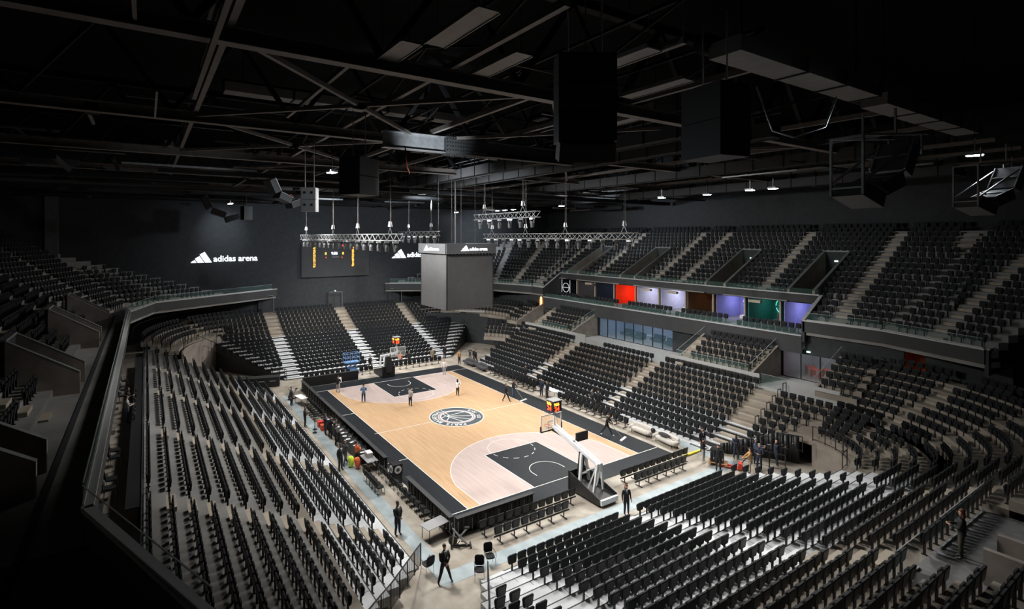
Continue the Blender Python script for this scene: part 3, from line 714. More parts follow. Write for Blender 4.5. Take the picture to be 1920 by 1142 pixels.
# suites
struct(MB().box(-17.1, 17.5, -25.1, -24.95, 5.95, 7.48).build('wall_suite_fascia', 'fascia')); struct(MB().box(-17.1, 17.5, -25.15, -24.88, 7.48, 7.58).build('trim_suite_front', 'cap'))
struct(MB().box(-17.1, 17.5, -28.35, -28.15, 10.1, 10.83).build('wall_suite_header', 'fascia')); struct(MB().box(-17.1, 17.5, -28.4, -28.08, 10.83, 10.93).build('trim_suite_header', 'cap'))
struct(MB().box(-17.1, 17.5, -26.35, -25.1, 6.3, 7.05, 0).box(-17.1, 17.5, -27.4, -26.35, 6.3, 7.35, 0).box(-17.1, 17.5, -33, -27.4, 6.9, 7.4, 0).build('floor_suites', 'concl'))
struct(MB().box(-17.1, 17.5, -33.2, -28.35, 9.98, 10.05).build('ceiling_suites', 'wall'))
tg = thing('glass_balustrade', 'long glass balustrade in front of the coloured suites', 'balustrade', (-17, -25.02, 7.58)); MB().box(0, 34.3, -.01, .01, 0, .5).build('glass_pane', 'glass', tg)
tg = thing('glass_balustrade', 'long glass balustrade above the coloured suites', 'balustrade', (-17, -28.25, 10.93)); MB().box(0, 34.3, -.01, .01, 0, .45).build('glass_pane', 'glass', tg)
for k, (d, z) in enumerate(((25.95, 7.05), (27.0, 7.35))):
    for a, c in ((12.6, 17.0), (5.3, 11.4), (-2.5, 3.9), (-9.2, -3.6), (-16.2, -10.6)): seat_line((a, -d), (c, -d), z, PI/2, 'suite balcony', k, '')
rooms = [(17.5, 14.3, (.01, .012, .015), 0, 'circle sign'), (14.3, 10.8, (.12, .11, .105), .25, 'grey'), (10.8, 7.4, (.02, .03, .05), .3, 'dark'), (7.3, 3.9, (1, .06, .01), .95, 'orange red'), (3.8, .4, (.5, .5, .6), 2.2, 'lilac'), (.3, -3.2, (.5, .5, .62), 2.4, 'pale violet'), (-3.3, -6.6, (.22, .12, .06), .35, 'brown timber'), (-6.8, -10.1, (.28, .28, .5), 2.4, 'violet blue'), (-10.3, -13.6, (.02, .2, .15), .6, 'green'), (-13.8, -17.1, (.28, .28, .5), 2.4, 'far violet')]
for i, (x1, x0, c, es, nm) in enumerate(rooms):
    x1 -= .03
    m = mat('suite_wall_'+nm.replace(' ', '_'), c, .6, noise=.08)
    t = thing('suite_room', '%s walled open suite above the right stand' % nm, 'suite', (0, 0, 0))
    MB().box(x0, x1, -33.1, -33.0, 7.3, 9.97).box(x0, x0+.05, -33, -28.6, 7.3, 9.97).box(x1-.05, x1, -33, -28.6, 7.3, 9.97).build('painted_wall', m, t)
    MB().box(x0+.01, x0+.16, -28.7, -28.45, 7.3, 9.97).build('door_post', 'khaki', t)
    if es:
        cl = tuple(min(1, q*1.6+.05) for q in c)
        MB().box(x0+.8, x1-.8, -31.6, -31.2, 9.9, 9.96).build('ceiling_panel_light', mat('suite_light_'+nm.replace(' ', '_'), (1, 1, 1), .5, emit=cl if max(c) > .2 else (.8, .85, 1), es=14*es), t)
    if nm == 'orange red':
        MB().box(x0+.2, x0+1.9, -31.8, -30.6, 7.3, 7.9).box(x0+.2, x0+1.9, -31.9, -31.7, 7.9, 8.1).build('sofa', 'red', t); MB().box(x0+.3, x0+1.6, -32.98, -32.9, 8.3, 9.3).build('light_panel', mat('warm_panel', (1, .6, .3), .5, emit=(1, .45, .2), es=6), t)
    elif nm not in ('circle sign',):
        f = MB(); f.box(x0+.5, x1-1.4, -31.4, -30.6, 7.3, 7.75); f.box(x0+.5, x1-1.4, -31.6, -31.4, 7.3, 8.15)
        f.build('sofa', 'whitecl' if 'viol' in nm or nm == 'lilac' else 'sofad', t)
        s_ = MB(); n_ = 24
        cxx, czz = (x0+x1)/2+.3, 8.9
        if nm in ('violet blue', 'far violet', 'dark', 'green'):
            for rr in (.85, .5):
                for q in range(n_):
                    if q % 6 == 5: continue
                    a, b2 = 2*PI*q/n_, 2*PI*(q+1)/n_; s_.bar((cxx+rr*math.cos(a), -32.95, czz+rr*math.sin(a)), (cxx+rr*math.cos(b2), -32.95, czz+rr*math.sin(b2)), .06, .06)
            if nm == 'far violet': text_obj('wall_letter', 'M', .8, frame((cxx-.33, -32.94, czz-.28), (1, 0, 0), (0, 0, 1)) if False else frame((cxx+.33, -32.94, czz-.28), (-1, 0, 0), (0, 0, 1)), 'lit', t, .01)
            s_.build('wall_graphic', mat('lilac_neon_'+nm.replace(' ', '_'), (.5, .5, .9), .5, emit=(.5, .5, 1) if nm != 'green' else (.05, .6, .4), es=1.2), t)
# circle court sign
t = thing('neon_court_sign', 'white neon court outline sign left of the suites', 'sign', (17.2, -28.2, 7.6)); m = MB()
for a, c in (((0, 0), (0, 2.3)), ((-1.7, 0), (-1.7, 2.3)), ((0, 0), (-1.7, 0)), ((0, 1.2), (-1.7, 1.2))): m.bar((a[0], 0, a[1]), (c[0], 0, c[1]), .05)
for q in range(20): a, c = 2*PI*q/20, 2*PI*(q+1)/20; m.bar((-.85+.65*math.cos(a), 0, 1.2+.65*math.sin(a)), (-.85+.65*math.cos(c), 0, 1.2+.65*math.sin(c)), .05)
m.build('neon_tube', mat('dim_neon', (.5, .5, .5), .5, emit=(.8, .85, .9), es=.5), t)
# orange lit corridor screen
t = thing('corridor_light_column', 'tall amber light column at the far right corridor', 'light', (18.5, -25.3, 5.4))
MB().box(-.15, .15, -.06, 0, 0, 2.0).build('light_strip', mat('amber_strip', (1, .5, .15), .5, emit=(1, .5, .15), es=4), t); MB().box(-.45, -.25, -.05, 0, .3, 1.8).box(.25, .4, -.05, 0, .2, 1.7).build('side_panel', mat('dark_amber', (.3, .12, .03), .5, emit=(.8, .3, .05), es=.4), t)
struct(STEPS.build('stair_half_steps', 'step'))

# ================================================================== SEAT OBJECTS
def seat_parts(n=12):
    back = MB(); back.plate(rrect(.5, .45, .685, .045, .13, 3 if n > 12 else 2), -.035, .025, 0)
    # recline
    back.v = [(x-.10*(z-.5)+.0, y, z) for x, y, z in back.v]
    pan = MB(); pan.plate(rrect(.42, .34, .62, .05, .10, 2), .028, .075, 0); pan.v = [(x+.10*(z-.4), y, z) for x, y, z in pan.v]
    leg = MB(); leg.box(-.03, .05, -.025, .025, .03, .5); leg.box(-.08, .10, -.04, .04, 0, .03)
    return back, pan, leg
bk, pn, lg = seat_parts(16)
piping = MB(); P = rrect(.44, .38, .69, .04, .13, 3)
fr_ = MB().plate(P, -.05, -.035, 0); fr_.v = [(x-.10*(z-.5), y, z) for x, y, z in fr_.v]
seat_hidden = MB()
me_b = bk.mesh('backrest', 'fabric'); me_p = pn.mesh('seat_pan', 'fabric'); me_l = lg.mesh('pedestal', 'black'); me_f = fr_.mesh('back_shell', 'shell')
vis = []
for s in SEATS:
    r = depth_of(s[0], s[1], s[2]+.5)
    ok = r and 5 < r[1] < 1915 and 0 < r[2] < 1138
    vis.append((r[0] if ok and not s[4].startswith('upper') else 1e9, r is not None and -80 < r[1] < 2000 and -60 < r[2] < 1240))
order = sorted(range(len(SEATS)), key=lambda i: vis[i][0])
near300 = set(order[:300])
proto = None
for i in order[:300]:
    x, y, z, rot, st, k, idx, wh = SEATS[i]
    label = 'black tip-up seat, %s row, %s seat, %s of %s' % (ordw(k+1), ordw(idx), wh, st)
    if proto is None:
        proto = thing('arena_seat', label, 'seat', (x, y, z), rot, 'black tip-up arena seats')
        link('backrest', me_b, proto); link('seat_pan', me_p, proto); link('pedestal', me_l, proto); link('back_shell', me_f, proto)
    else: copy_tree(proto, (x, y, z), rot, label)
lb, lp, ll = seat_parts(10)
low = MB(); low.add(lb, Matrix()); low.add(lp, Matrix()); low.add(ll, Matrix())
import array
V = []; F = []; nv = len(low.v)
for i, s in enumerate(SEATS):
    if i in near300 or not vis[i][1]: continue
    c, sn = math.cos(s[3]), math.sin(s[3]); o = len(V)
    V += [(s[0]+c*x-sn*y, s[1]+sn*x+c*y, s[2]+z) for x, y, z in low.v]; F += [tuple(o+q for q in f) for f in low.f]
me = bpy.data.meshes.new('arena_seats'); me.from_pydata(V, [], F); me.materials.append(M['fabric']); o = link('arena_seat_rows', me)
tag(o, 'all the further rows of black tip-up seats filling the stands', 'seats', 'black tip-up arena seats', 'stuff')
print('SEATS', len(SEATS), 'merged', len(V)//nv)
# ================================================================== COURTSIDE
def board(p, q, label, back):
    """board from p to q; back = unit vector away from the court"""
    t = thing('courtside_board', label, 'board', (p[0], p[1], 0)); d = Vector((q[0]-p[0], q[1]-p[1], 0)); L = d.length; d.normalize(); n = Vector((back[0], back[1], 0))
    MB().bar((0, 0, .5), d*L+Vector((0, 0, .5)), .06, .98, up=(0, 0, 1)).build('display_panel', 'black', t)
    MB().bar(n*.1+Vector((0, 0, 1.01)), d*L+n*.1+Vector((0, 0, 1.01)), .3, .04).build('top_ledge', 'fascia', t)
    MB().bar(n*.2+Vector((0, 0, .06)), d*L+n*.2+Vector((0, 0, .06)), .1, .1).build('base_rail', 'black', t)
    k = 0; me = MB().bar((0, 0, .05), (0, 0, .98), .05, .09).mesh('rib', 'black'); me2 = MB().bar((0, 0, .12), (0, 0, .8), .025, .03).mesh('strut', 'steel')
    while k*.3 < L-.1:
        o = link('rib' if k % 3 else 'strut', me if k % 3 else me2, t); o.location = d*(k*.3+.1)+n*.16; k += 1
        if k > 95: break
board((-15.85, 9.6), (-10.2, 9.6), 'black display board between the small chairs and near left court corner', (0, 1))
board((-6.9, 9.65), (9.0, 9.65), 'long black display board in front of the scorers table', (0, 1))
board((9.1, 9.65), (15.6, 9.65), 'black display board beside the far left court corner', (0, 1))
board((-15.95, 9.55), (-15.95, 4.2), 'black display board on the near baseline before the beam seats', (-1, 0))
board((16.35, 9.5), (16.35, 3.3), 'solid black display board on the far baseline', (1, 0))
# cube box with round white faces
t = thing('cube_speaker', 'black cube box with round white faces at end of scorers board', 'speaker', (-8.6, 9.75, 0)); MB().box(-.35, .35, -.3, .3, 0, .62).build('stand', 'black', t); MB().box(-.33, .33, -.33, .33, .62, 1.28).build('cabinet', 'black', t)
for ax, sg in ((0, -1), (1, 1)):
    m = MB(); P = arc(0, .95, .25, 0, 360, 20)[:-1]; 
    m.plate([(a, b2) for a, b2 in P], *sorted((sg*.335, sg*.35)), ax); m.build('round_face', 'paper', t)
    m = MB(); P = arc(0, .95, .12, 0, 360, 16)[:-1]; m.plate(P, *sorted((sg*.35, sg*.36)), ax); m.build('driver', 'grille', t)
# chairs
def chair_proto(arms):
    t = thing('black_chair', 'x', 'chair')
    MB().plate(srect(.46, .44, 0, 12, 4), .43, .49, 2).build('seat', 'fabric', t)
    m = MB().plate(srect(.46, .46 if arms else .36, .74, 12, 4.5), -.27, -.22, 0); m.v = [(x-.12*(z-.45), y, z) for x, y, z in m.v]; m.build('backrest', 'fabric', t)
    for sx in (-.2, .2):
        for sy in (-.21, .21): MB().tube([(sx*1.15, sy*1.1, 0), (sx, sy, .45)], .013, 6).build('leg', 'steel' if arms else 'black', t)
    MB().bar((-.22, -.19, .45), (-.29, -.19, .62), .02).bar((-.22, .19, .45), (-.29, .19, .62), .02).build('back_frame', 'black', t)
    if arms:
        for sy in (-.25, .25):
            m = MB(); m.tube([(.2, sy, .45), (.2, sy, .68), (-.24, sy, .68)], .012, 6)
            m.build('armrest', 'black', t)
            if arms > 1:
                m = MB()
                for zz in (.52, .58, .64): m.bar((.18, sy, zz), (-.22, sy, zz), .01)
                m.build('side_slats', 'steel', t)
    return t
cp = chair_proto(0); first = True
def put(p, x, y, rz, label, grp=None, z=0):
    global first
    if first: p.location = (x, y, z); p.rotation_euler = (0, 0, rz); p['label'] = label; first = False; 
    else: p = copy_tree(p, (x, y, z), rz, label)
    if grp: p['group'] = grp
for i in range(12): put(cp, -6.9-.62*i, 10.15, -PI/2+random.uniform(-.08, .08), 'small black chair in the row behind the board, %s from scorers table' % ORD[i], 'small black chairs along the board')
for i in range(5): put(cp, -7.5-.5*i, 11.25, -PI/2+random.uniform(-.1, .1), 'small black chair in the short rear row, %s from scorers table' % ORD[i], 'short rear row of small black chairs')
for i in range(14):
    put(cp, 5.6+.62*(i % 9)*1.0, 10.3+.7*(i//9), -PI/2+random.uniform(-.15, .15), 'small black chair near the far left court corner, %s row, %s from the scorers' % (ORD[i//9], ORD[i % 9]), 'small black chairs at the far left')
first = True; cp = chair_proto(2)
for x, y, r, l in ((-17.9, 12.25, .15, 'black metal armchair seen from behind beside the corner railing'), (-19.6, 10.35, 2.6, 'black metal armchair angled in front of the right corner post'), (-19.0, 9.35, 2.9, 'black metal armchair behind the right corner post')): put(cp, x, y, r, l)
# beam seats
def beam_bench(x, y, rz, n, label):
    t = thing('beam_seat_bench', label, 'bench', (x, y, 0), rz, 'black seats on floor beams')
    L = n*PITCH; MB().bar((-.02, -L/2, .36), (-.02, L/2, .36), .07, .06).build('beam', 'black', t)
    for s in (-1, 1):
        MB().bar((-.02, s*(L/2-.4), .02), (-.02, s*(L/2-.4), .36), .05, .05).bar((-.28, s*(L/2-.4), .02), (.26, s*(L/2-.4), .02), .05, .04).build('leg', 'black', t)
    for i in range(n):
        o = link('seat_pan', me_p, t); o.location = (0, -L/2+(i+.5)*PITCH, 0); c = link('backrest', me_b, o)
        c2 = link('back_shell', me_f, o)
def bench_run(side, d, a, c, rz, desc):
    L = abs(c-a); U = 3*PITCH+.04; n = int(L/U+.35); sgn_ = 1 if c > a else -1
    for i in range(n):
        m = a+sgn_*U*(i+.5)
        x, y = (d, m) if side == 'x' else (m, d)
        beam_bench(x, y, rz, 3, 'beam of three black seats, %s, %s unit from left' % (desc, ORD[i]))
bench_run('x', -16.75, 8.6, 2.0, 0, 'front row behind near left board')
bench_run('x', -17.65, 8.2, 2.4, 0, 'rear row behind near left board')
bench_run('x', -16.6, -2.6, -9.6, 0, 'front row right of the near basket')
bench_run('x', -17.45, -3.0, -9.4, 0, 'rear row right of the near basket')
bench_run('y', -10.75, 10.8, 1.4, PI/2, 'front row, right sideline far half')
bench_run('y', -11.5, 10.6, 1.2, PI/2, 'rear row, right sideline far half')
bench_run('y', -10.75, -1.4, -9.9, PI/2, 'front row, right sideline near half')
bench_run('y', -11.5, -1.6, -9.6, PI/2, 'rear row, right sideline near half')
bench_run('x', 18.0, 2.6, .9, PI, 'left of the far basket')
bench_run('x', 18.0, -1.3, -9.2, PI, 'right of the far basket')
bench_run('x', 17.9, 9.0, 3.4, PI, 'behind the far solid board')
def table(x, y, rz, L, Wd, label, m='tabletop', cloth=False, h=.74, cat='table'):
    t = thing('folding_table', label, cat, (x, y, 0), rz); MB().box(-L/2, L/2, -Wd/2, Wd/2, h-.03, h).build('tabletop', m, t)
    if cloth: 
        c = MB().box(-L/2, L/2, -Wd/2-.01, -Wd/2, .03, h-.03).box(-L/2, L/2, Wd/2, Wd/2+.01, .03, h-.03).box(-L/2-.01, -L/2, -Wd/2, Wd/2, .03, h-.03).box(L/2, L/2+.01, -Wd/2, Wd/2, .03, h-.03); c.build('table_skirt', 'black', t)
    else:
        for sx in (-1, 1):
            for sy in (-1, 1): MB().bar((sx*(L/2-.12), sy*(Wd/2-.08), 0), (sx*(L/2-.12), sy*(Wd/2-.08), h-.03), .025).build('leg', 'black', t)
    return t
table(-15.4, 10.5, math.radians(100), 1.45, .8, 'grey folding table beside the near left court corner')
table(-.2, -11.1, 0, 1.6, .75, 'pale table between the right sideline seat rows', 'paper')
table(-5.7, 10.5, 0, 1.5, .8, 'grey table at the near end of the scorers table')
for i in range(4): table(-3.8+2.15*i, 10.45, 0, 2.1, .75, 'black skirted scorers table, %s from the near end' % ORD[i], 'black', True)
table(10.9, 11.0, 0.2, 1.6, .7, 'small pale table beside the far left court corner', 'paper')
def laptop(x, y, z, rz, label):
    t = thing('laptop', label, 'laptop', (x, y, z), rz); MB().box(-.17, .17, -.12, .12, 0, .02).build('keyboard_base', 'steel', t); MB().hexa([(-.17, -.13, .02), (.17, -.13, .02), (.17, -.12, .02), (-.17, -.12, .02), (-.17, -.2, .24), (.17, -.2, .24), (.17, -.19, .25), (-.17, -.19, .25)]).build('screen', 'black', t)
for i in range(9): laptop(-4.2+.95*i, 10.35, .75, random.uniform(-.2, .2), 'laptop on the scorers table, %s from the near end' % ORD[i])
for i in range(12): tag(MB().box(-.1, .1, -.15, .15, 0, .008).build('paper_sheet', 'paper', loc=(-4.6+.72*i, 10.6+random.uniform(-.08, .08), .752), rz=random.uniform(-.5, .5)), 'white paper sheet on the scorers table, %s from the near end' % ORD[i], 'paper', 'papers on the scorers table')
t = thing('equipment_case', 'grey equipment case on the table at near end of scorers', 'case', (-5.5, 10.45, .75)); MB().box(-.3, .3, -.2, .2, 0, .3).build('body', 'greycl', t); MB().box(-.3, .3, -.2, .2, .3, .34).build('lid', 'whitecl', t)
# baskets
def basket(sg, label):
    t = thing('basketball_hoop', label, 'basketball hoop', (0, 0, 0), 0 if sg > 0 else PI)
    # modelled for the near end: court toward +x (local), baseline at local x=-14
    b = MB(); b.hexa([(-18.0, -.75, .12), (-15.5, -.75, .12), (-15.5, .75, .12), (-18.0, .75, .12), (-18.0, -.75, .3), (-15.5, -.75, .62), (-15.5, .75, .62), (-18.0, .75, .3)]); b.build('base', 'black', t)
    for y in (-.76, .76): MB().hexa([(-18.0, y-.02, .1), (-15.45, y-.02, .1), (-15.45, y+.02, .1), (-18.0, y+.02, .1), (-18.0, y-.02, .5), (-15.45, y-.02, 1.2), (-15.45, y+.02, 1.2), (-18.0, y+.02, .5)]).build('side_panel', 'shell', t)
    MB().box(-15.5, -15.35, -.8, .8, .05, 1.25).build('front_pad', 'shell', t); MB().box(-18.15, -18.0, -.7, .7, .12, .42).build('rear_bumper', 'white', t)
    for y in (-.6, .6):
        for x in (-17.8, -15.8): MB().plate([(x+.09*math.cos(a*PI/5), .09+.09*math.sin(a*PI/5)) for a in range(10)], y-.04, y+.04, 1).build('wheel', 'black', t)
    m = MB()
    for y in (-.42, .42): m.bar((-16.0, y, .6), (-15.9, y*.35, 2.35), .14, .16)
    m.bar((-15.95, -.4, 1.1), (-15.95, .4, 1.1), .08); m.build('front_post', 'white', t)
    MB().hexa([(-15.75, -.3, .9), (-15.62, -.3, .9), (-15.62, .3, .9), (-15.75, .3, .9), (-15.8, -.16, 2.5), (-15.68, -.16, 2.5), (-15.68, .16, 2.5), (-15.8, .16, 2.5)]).build('post_pad', 'black', t)
    m = MB()
    for y in (-.4, .4): m.bar((-17.2, y, .5), (-17.25, y*.4, 2.1), .11, .12); m.bar((-16.7, y, .5), (-17.2, y*.4, 2.05), .07, .08)
    m.bar((-15.95, 0, 1.2), (-17.2, 0, 2.0), .07); m.bar((-17.25, -.25, 2.1), (-17.25, .25, 2.1), .16); m.build('rear_post', 'white', t)
    m = MB()
    for y in (-.13, .13): m.bar((-17.3, y, 2.12), (-13.1, y, 3.28), .1, .2)
    for k in range(8): m.bar((-17.0+.5*k, -.13, 2.2+.138*k), (-16.75+.5*k, .13, 2.27+.138*k), .04)
    m.build('boom_arm', 'white', t)
    m = MB()
    for y in (-.13, .13): m.bar((-15.9, y, 2.3), (-13.3, y, 3.1), .06, .08)
    m.build('lower_arm', 'white', t)
    MB().bar((-14.2, 0, 2.85), (-12.95, 0, 2.95), .22, .12).build('arm_pad', 'black', t)
    MB().box(-12.83, -12.8, -.88, .88, 2.92, 3.93).build('backboard_glass', 'bglass', t)
    m = MB()
    for a, c in (((-.9, 2.9), (.9, 2.9)), ((-.9, 3.95), (.9, 3.95)), ((-.9, 2.9), (-.9, 3.95)), ((.9, 2.9), (.9, 3.95)), ((-.29, 3.06), (.29, 3.06)), ((-.29, 3.5), (.29, 3.5)), ((-.29, 3.06), (-.29, 3.5)), ((.29, 3.06), (.29, 3.5))): m.bar((-12.81, a[0], a[1]), (-12.81, c[0], c[1]), .055)
    m.build('backboard_frame', 'white', t)
    m = MB(); m.bar((-12.81, -.93, 2.87), (-12.81, .93, 2.87), .09, .08); m.bar((-12.81, -.93, 2.87), (-12.81, -.93, 3.25), .08); m.bar((-12.81, .93, 2.87), (-12.81, .93, 3.25), .08); m.build('edge_padding', 'black', t)
    P = [(-12.425+.235*math.cos(2*PI*k/16), .235*math.sin(2*PI*k/16), 3.05) for k in range(17)]; m = MB().tube(P, .018, 6, cap=False); m.bar((-12.8, 0, 3.05), (-12.65, 0, 3.05), .12, .05); m.build('rim', 'rim', t)
    m = MB()
    for k in range(12):
        a = 2*PI*k/12
        for tw in (1, -1): m.tube([(-12.425+.23*math.cos(a), .23*math.sin(a), 3.04), (-12.425+.15*math.cos(a+tw*.3), .15*math.sin(a+tw*.3), 2.82), (-12.425+.12*math.cos(a+tw*.6), .12*math.sin(a+tw*.6), 2.62)], .006, 3, cap=False)
    m.build('net', 'net', t)
    m = MB(); m.bar((-13.1, 0, 3.1), (-13.1, 0, 4.3), .09); m.bar((-13.3, -.2, 3.4), (-13.15, -.03, 4.25), .04); m.bar((-13.3, .2, 3.4), (-13.15, .03, 4.25), .04); m.build('clock_post', 'white', t)
    c = thing('shot_clock', 'cube shot clock with amber and red digits above the %s basket' % ('near' if sg > 0 else 'far'), 'shot clock', (sg*-13.1, 0, 4.32), 0 if sg > 0 else PI)
    MB().box(-.36, .36, -.36, .36, 0, .68).build('housing', 'black', c); MB().box(-.38, .38, -.38, .38, .68, .73).build('top_cover', 'tabletop', c)
    for r, u0 in (((0, -1, 0), (-.37, .32)), ((0, 1, 0), (.37, -.32))):
        text_obj('time_digits', '9:56', .27, frame((u0[0], u0[1], .4), r, (0, 0, 1)), 'amber', c, .006, bold=.012); text_obj('shot_digits', '24', .42, frame((u0[0], u0[1]*.85, .04), r, (0, 0, 1)), 'reddig', c, .006, bold=.015)
    for r, u0 in (((-1, 0, 0), (.32, -.37)), ((1, 0, 0), (-.32, .37))):
        if True:
            text_obj('time_digits', '9:56', .27, frame((u0[0], u0[1], .4), r if u0[1] < 0 and False else ((1, 0, 0) if u0[1] < 0 else (-1, 0, 0)), (0, 0, 1)) if False else frame((-u0[0] if u0[1] < 0 else -u0[0], u0[1], .4), (1, 0, 0) if u0[1] < 0 else (-1, 0, 0), (0, 0, 1)), 'amber', c, .006, bold=.012)
            text_obj('shot_digits', '24', .42, frame((-u0[0]*.85, u0[1], .04), (1, 0, 0) if u0[1] < 0 else (-1, 0, 0), (0, 0, 1)), 'reddig', c, .006, bold=.015)
    if sg > 0: MB().box(-15.06, -14.98, -1.25, -.2, 2.72, 3.3).bar((-15.0, -.2, 2.85), (-15.0, 0, 2.8), .06).build('rear_display', 'shell', t)
    else: MB().hexa([(-15.6, -.35, .6), (-15.1, -.35, .6), (-15.1, .35, .6), (-15.6, .35, .6), (-15.7, -.3, 2.3), (-15.2, -.3, 2.3), (-15.2, .3, 2.3), (-15.7, .3, 2.3)]).build('tall_pad', 'shell', t)
basket(1, 'near portable basketball hoop with long white boom arm and black base')
basket(-1, 'far portable basketball hoop with white arm before the far stand')
# scissor lift
t = thing('scissor_lift', 'pale blue scissor lift cage parked before the far stand', 'scissor lift', (18.9, 3.2, 0), 0)
MB().box(-.45, .45, -.8, .8, .15, .5).build('chassis', 'liftblue', t)
for s in (-.6, .6):
    for q in (-.4, .4): MB().plate([(s+.16*math.cos(a*PI/5), .16+.16*math.sin(a*PI/5)) for a in range(10)], q-.05, q+.05, 0).build('wheel', 'black', t)
m = MB()
for x in (-.3, .3):
    for k in range(2): m.bar((x, -.65, .5+.45*k), (x, .65, .95+.45*k), .06); m.bar((x, .65, .5+.45*k), (x, -.65, .95+.45*k), .06)
m.build('scissor_arms', 'liftblue', t)
m = MB().box(-.45, .45, -.85, .85, 1.4, 1.52)
for z in (2.0, 2.5):
    for x in (-.45, .45): m.bar((x, -.85, z), (x, .85, z), .05)
    for y in (-.85, .85): m.bar((-.45, y, z), (.45, y, z), .05)
for x in (-.45, .45):
    for y in (-.85, -.28, .28, .85): m.bar((x, y, 1.5), (x, y, 2.5), .045)
m.build('platform_cage', 'liftblue', t)
def sofa(x, y, rz, L, m, label, cush=None):
    t = thing('sofa', label, 'sofa', (x, y, 0), rz)
    s_ = MB().plate(srect(L-.3, .75, 0, 20, 4.5), .22, .46, 2); s_.build('seat_cushion', m, t, True)
    b = MB(); P = [(-L/2+.15, .32, 0)]; pts = [(-L/2+.14, .38), (-L/2+.1, -.1), (-L/2+.3, -.36), (0, -.42), (L/2-.3, -.36), (L/2-.1, -.1), (L/2-.14, .38)]
    R = [.13, .17, .2, .2, .2, .17, .13]
    b.tube([(p[0], p[1], .42) for p in pts], R, 10); b.tube([(p[0], p[1], .58) for p in pts[1:-1]], [.1, .17, .18, .17, .1], 10); b.build('backrest', m, t, True)
    for sx in (-1, 1):
        for sy in (-.3, .3): MB().tube([(sx*(L/2-.3), sy, 0), (sx*(L/2-.3), sy, .25)], .03, 6).build('leg', 'black', t)
    return t
sofa(-11.6, -10.75, 0, 2.1, 'sofa', 'cream boucle sofa next to the right sideline seats'); sofa(-14.0, -10.75, -.12, 2.2, 'sofa', 'cream boucle sofa nearest the corner, with dark cushions')
tag(MB().ball((0, 0, .0), (.5, .13, .2), 12).build('cushion', 'sofad', None, True, (-13.8, -10.72, .66), .1), 'long charcoal cushion on the nearest cream sofa', 'cushion')
tag(MB().ball((0, 0, .0), (.2, .13, .2), 12).build('cushion', 'shell', None, True, (-12.75, -10.75, .68), .4), 'round black cushion between the two cream sofas', 'cushion')
sofa(12.4, -10.9, -.1, 2.3, 'sofad', 'charcoal sofa at far right court corner, near seats'); sofa(15.0, -10.9, .05, 2.3, 'sofad', 'charcoal sofa at far right court corner, near tunnel')
# pallet, jack
t = thing('wooden_pallet', 'wooden pallet on the red pallet truck', 'pallet', (-18.3, -10.75, .12), .5)
for k in range(5): MB().box(-.6, .6, -.4+.18*k, -.3+.18*k, .1, .13).build('slat', 'pallet', t)
for k in range(3): MB().box(-.6+.53*k, -.46+.53*k, -.4, .42, 0, .1).build('bearer', 'pallet', t)
t = thing('pallet_truck', 'red pallet truck with black handle beside the mustard hoodie person', 'pallet truck', (-18.9, -11.05, 0), .5)
MB().box(-.6, .6, -.25, -.1, .04, .11).box(-.6, .6, .1, .25, .04, .11).build('forks', 'red', t); MB().box(-.85, -.6, -.25, .25, .05, .45).build('hydraulic_body', 'red', t); MB().bar((-.8, 0, .4), (-1.25, 0, 1.1), .05).bar((-1.25, -.15, 1.12), (-1.25, .15, 1.12), .04).build('handle', 'black', t)
for y in (-.2, .2): MB().plate([(-.8+.1*math.cos(a*PI/5), .1+.1*math.sin(a*PI/5)) for a in range(10)], y-.04, y+.04, 1).build('wheel', 'black', t)
tag(MB().box(-.45, .4, -.35, .35, 0, .7).ball((0, 0, .7), (.45, .35, .35), 10).build('covered_load', 'fabric', None, False, (-18.2, -10.75, .25), .5), 'black cloth-covered load stacked on the wooden pallet', 'load')
tag(MB().bar((0, 0, .06), (0, -2.5, .06), .14, .1).build('cable_ramp', 'yellow', None, False, (-16.2, -9.7, 0)), 'yellow floor cable ramp beside the right beam seats', 'cable ramp')
def flat_barrier(*a): pass
# exercise bikes
def bike(x, y, rz, label):
    t = thing('exercise_bike', label, 'exercise bike', (x, y, 0), rz)
    MB().bar((-.5, -.25, .04), (-.5, .25, .04), .08).bar((.5, -.25, .04), (.5, .25, .04), .08).bar((-.5, 0, .05), (.5, 0, .05), .07).build('floor_frame', 'black', t)
    MB().bar((-.35, 0, .05), (.1, 0, .55), .09).bar((.1, 0, .55), (.45, 0, .95), .07).bar((.1, 0, .45), (-.3, 0, .9), .07).bar((.45, 0, .05), (.35, 0, .9), .07).build('main_frame', 'steel', t)
    MB().plate([(.42+.24*math.cos(a*PI/10), .32+.24*math.sin(a*PI/10)) for a in range(20)], -.03, .03, 1).build('flywheel', 'black', t)
    MB().plate(srect(.28, .16, 0, 10, 2.5), .92, .99, 2).build('saddle', 'black', t, loc=None).location = (-.32, 0, 0)
    MB().tube([(.45, -.22, 1.12), (.5, -.1, 1.05), (.46, 0, .97), (.5, .1, 1.05), (.45, .22, 1.12)], .02, 6).build('handlebar', 'black', t)
    for s in (-1, 1): MB().bar((.05, s*.06, .33), (.05+.14*s, s*.1, .3-.12*s), .03).box(.0+.14*s, .12+.14*s, s*.1-.05, s*.1+.05, .16-.02*s, .2-.02*s).build('pedal', 'black', t)
bike(-16.9, 9.75, 1.1, 'grey exercise bike in front of near left board corner'); bike(13.0, 11.2, 2, 'black exercise bike by the far left court corner')
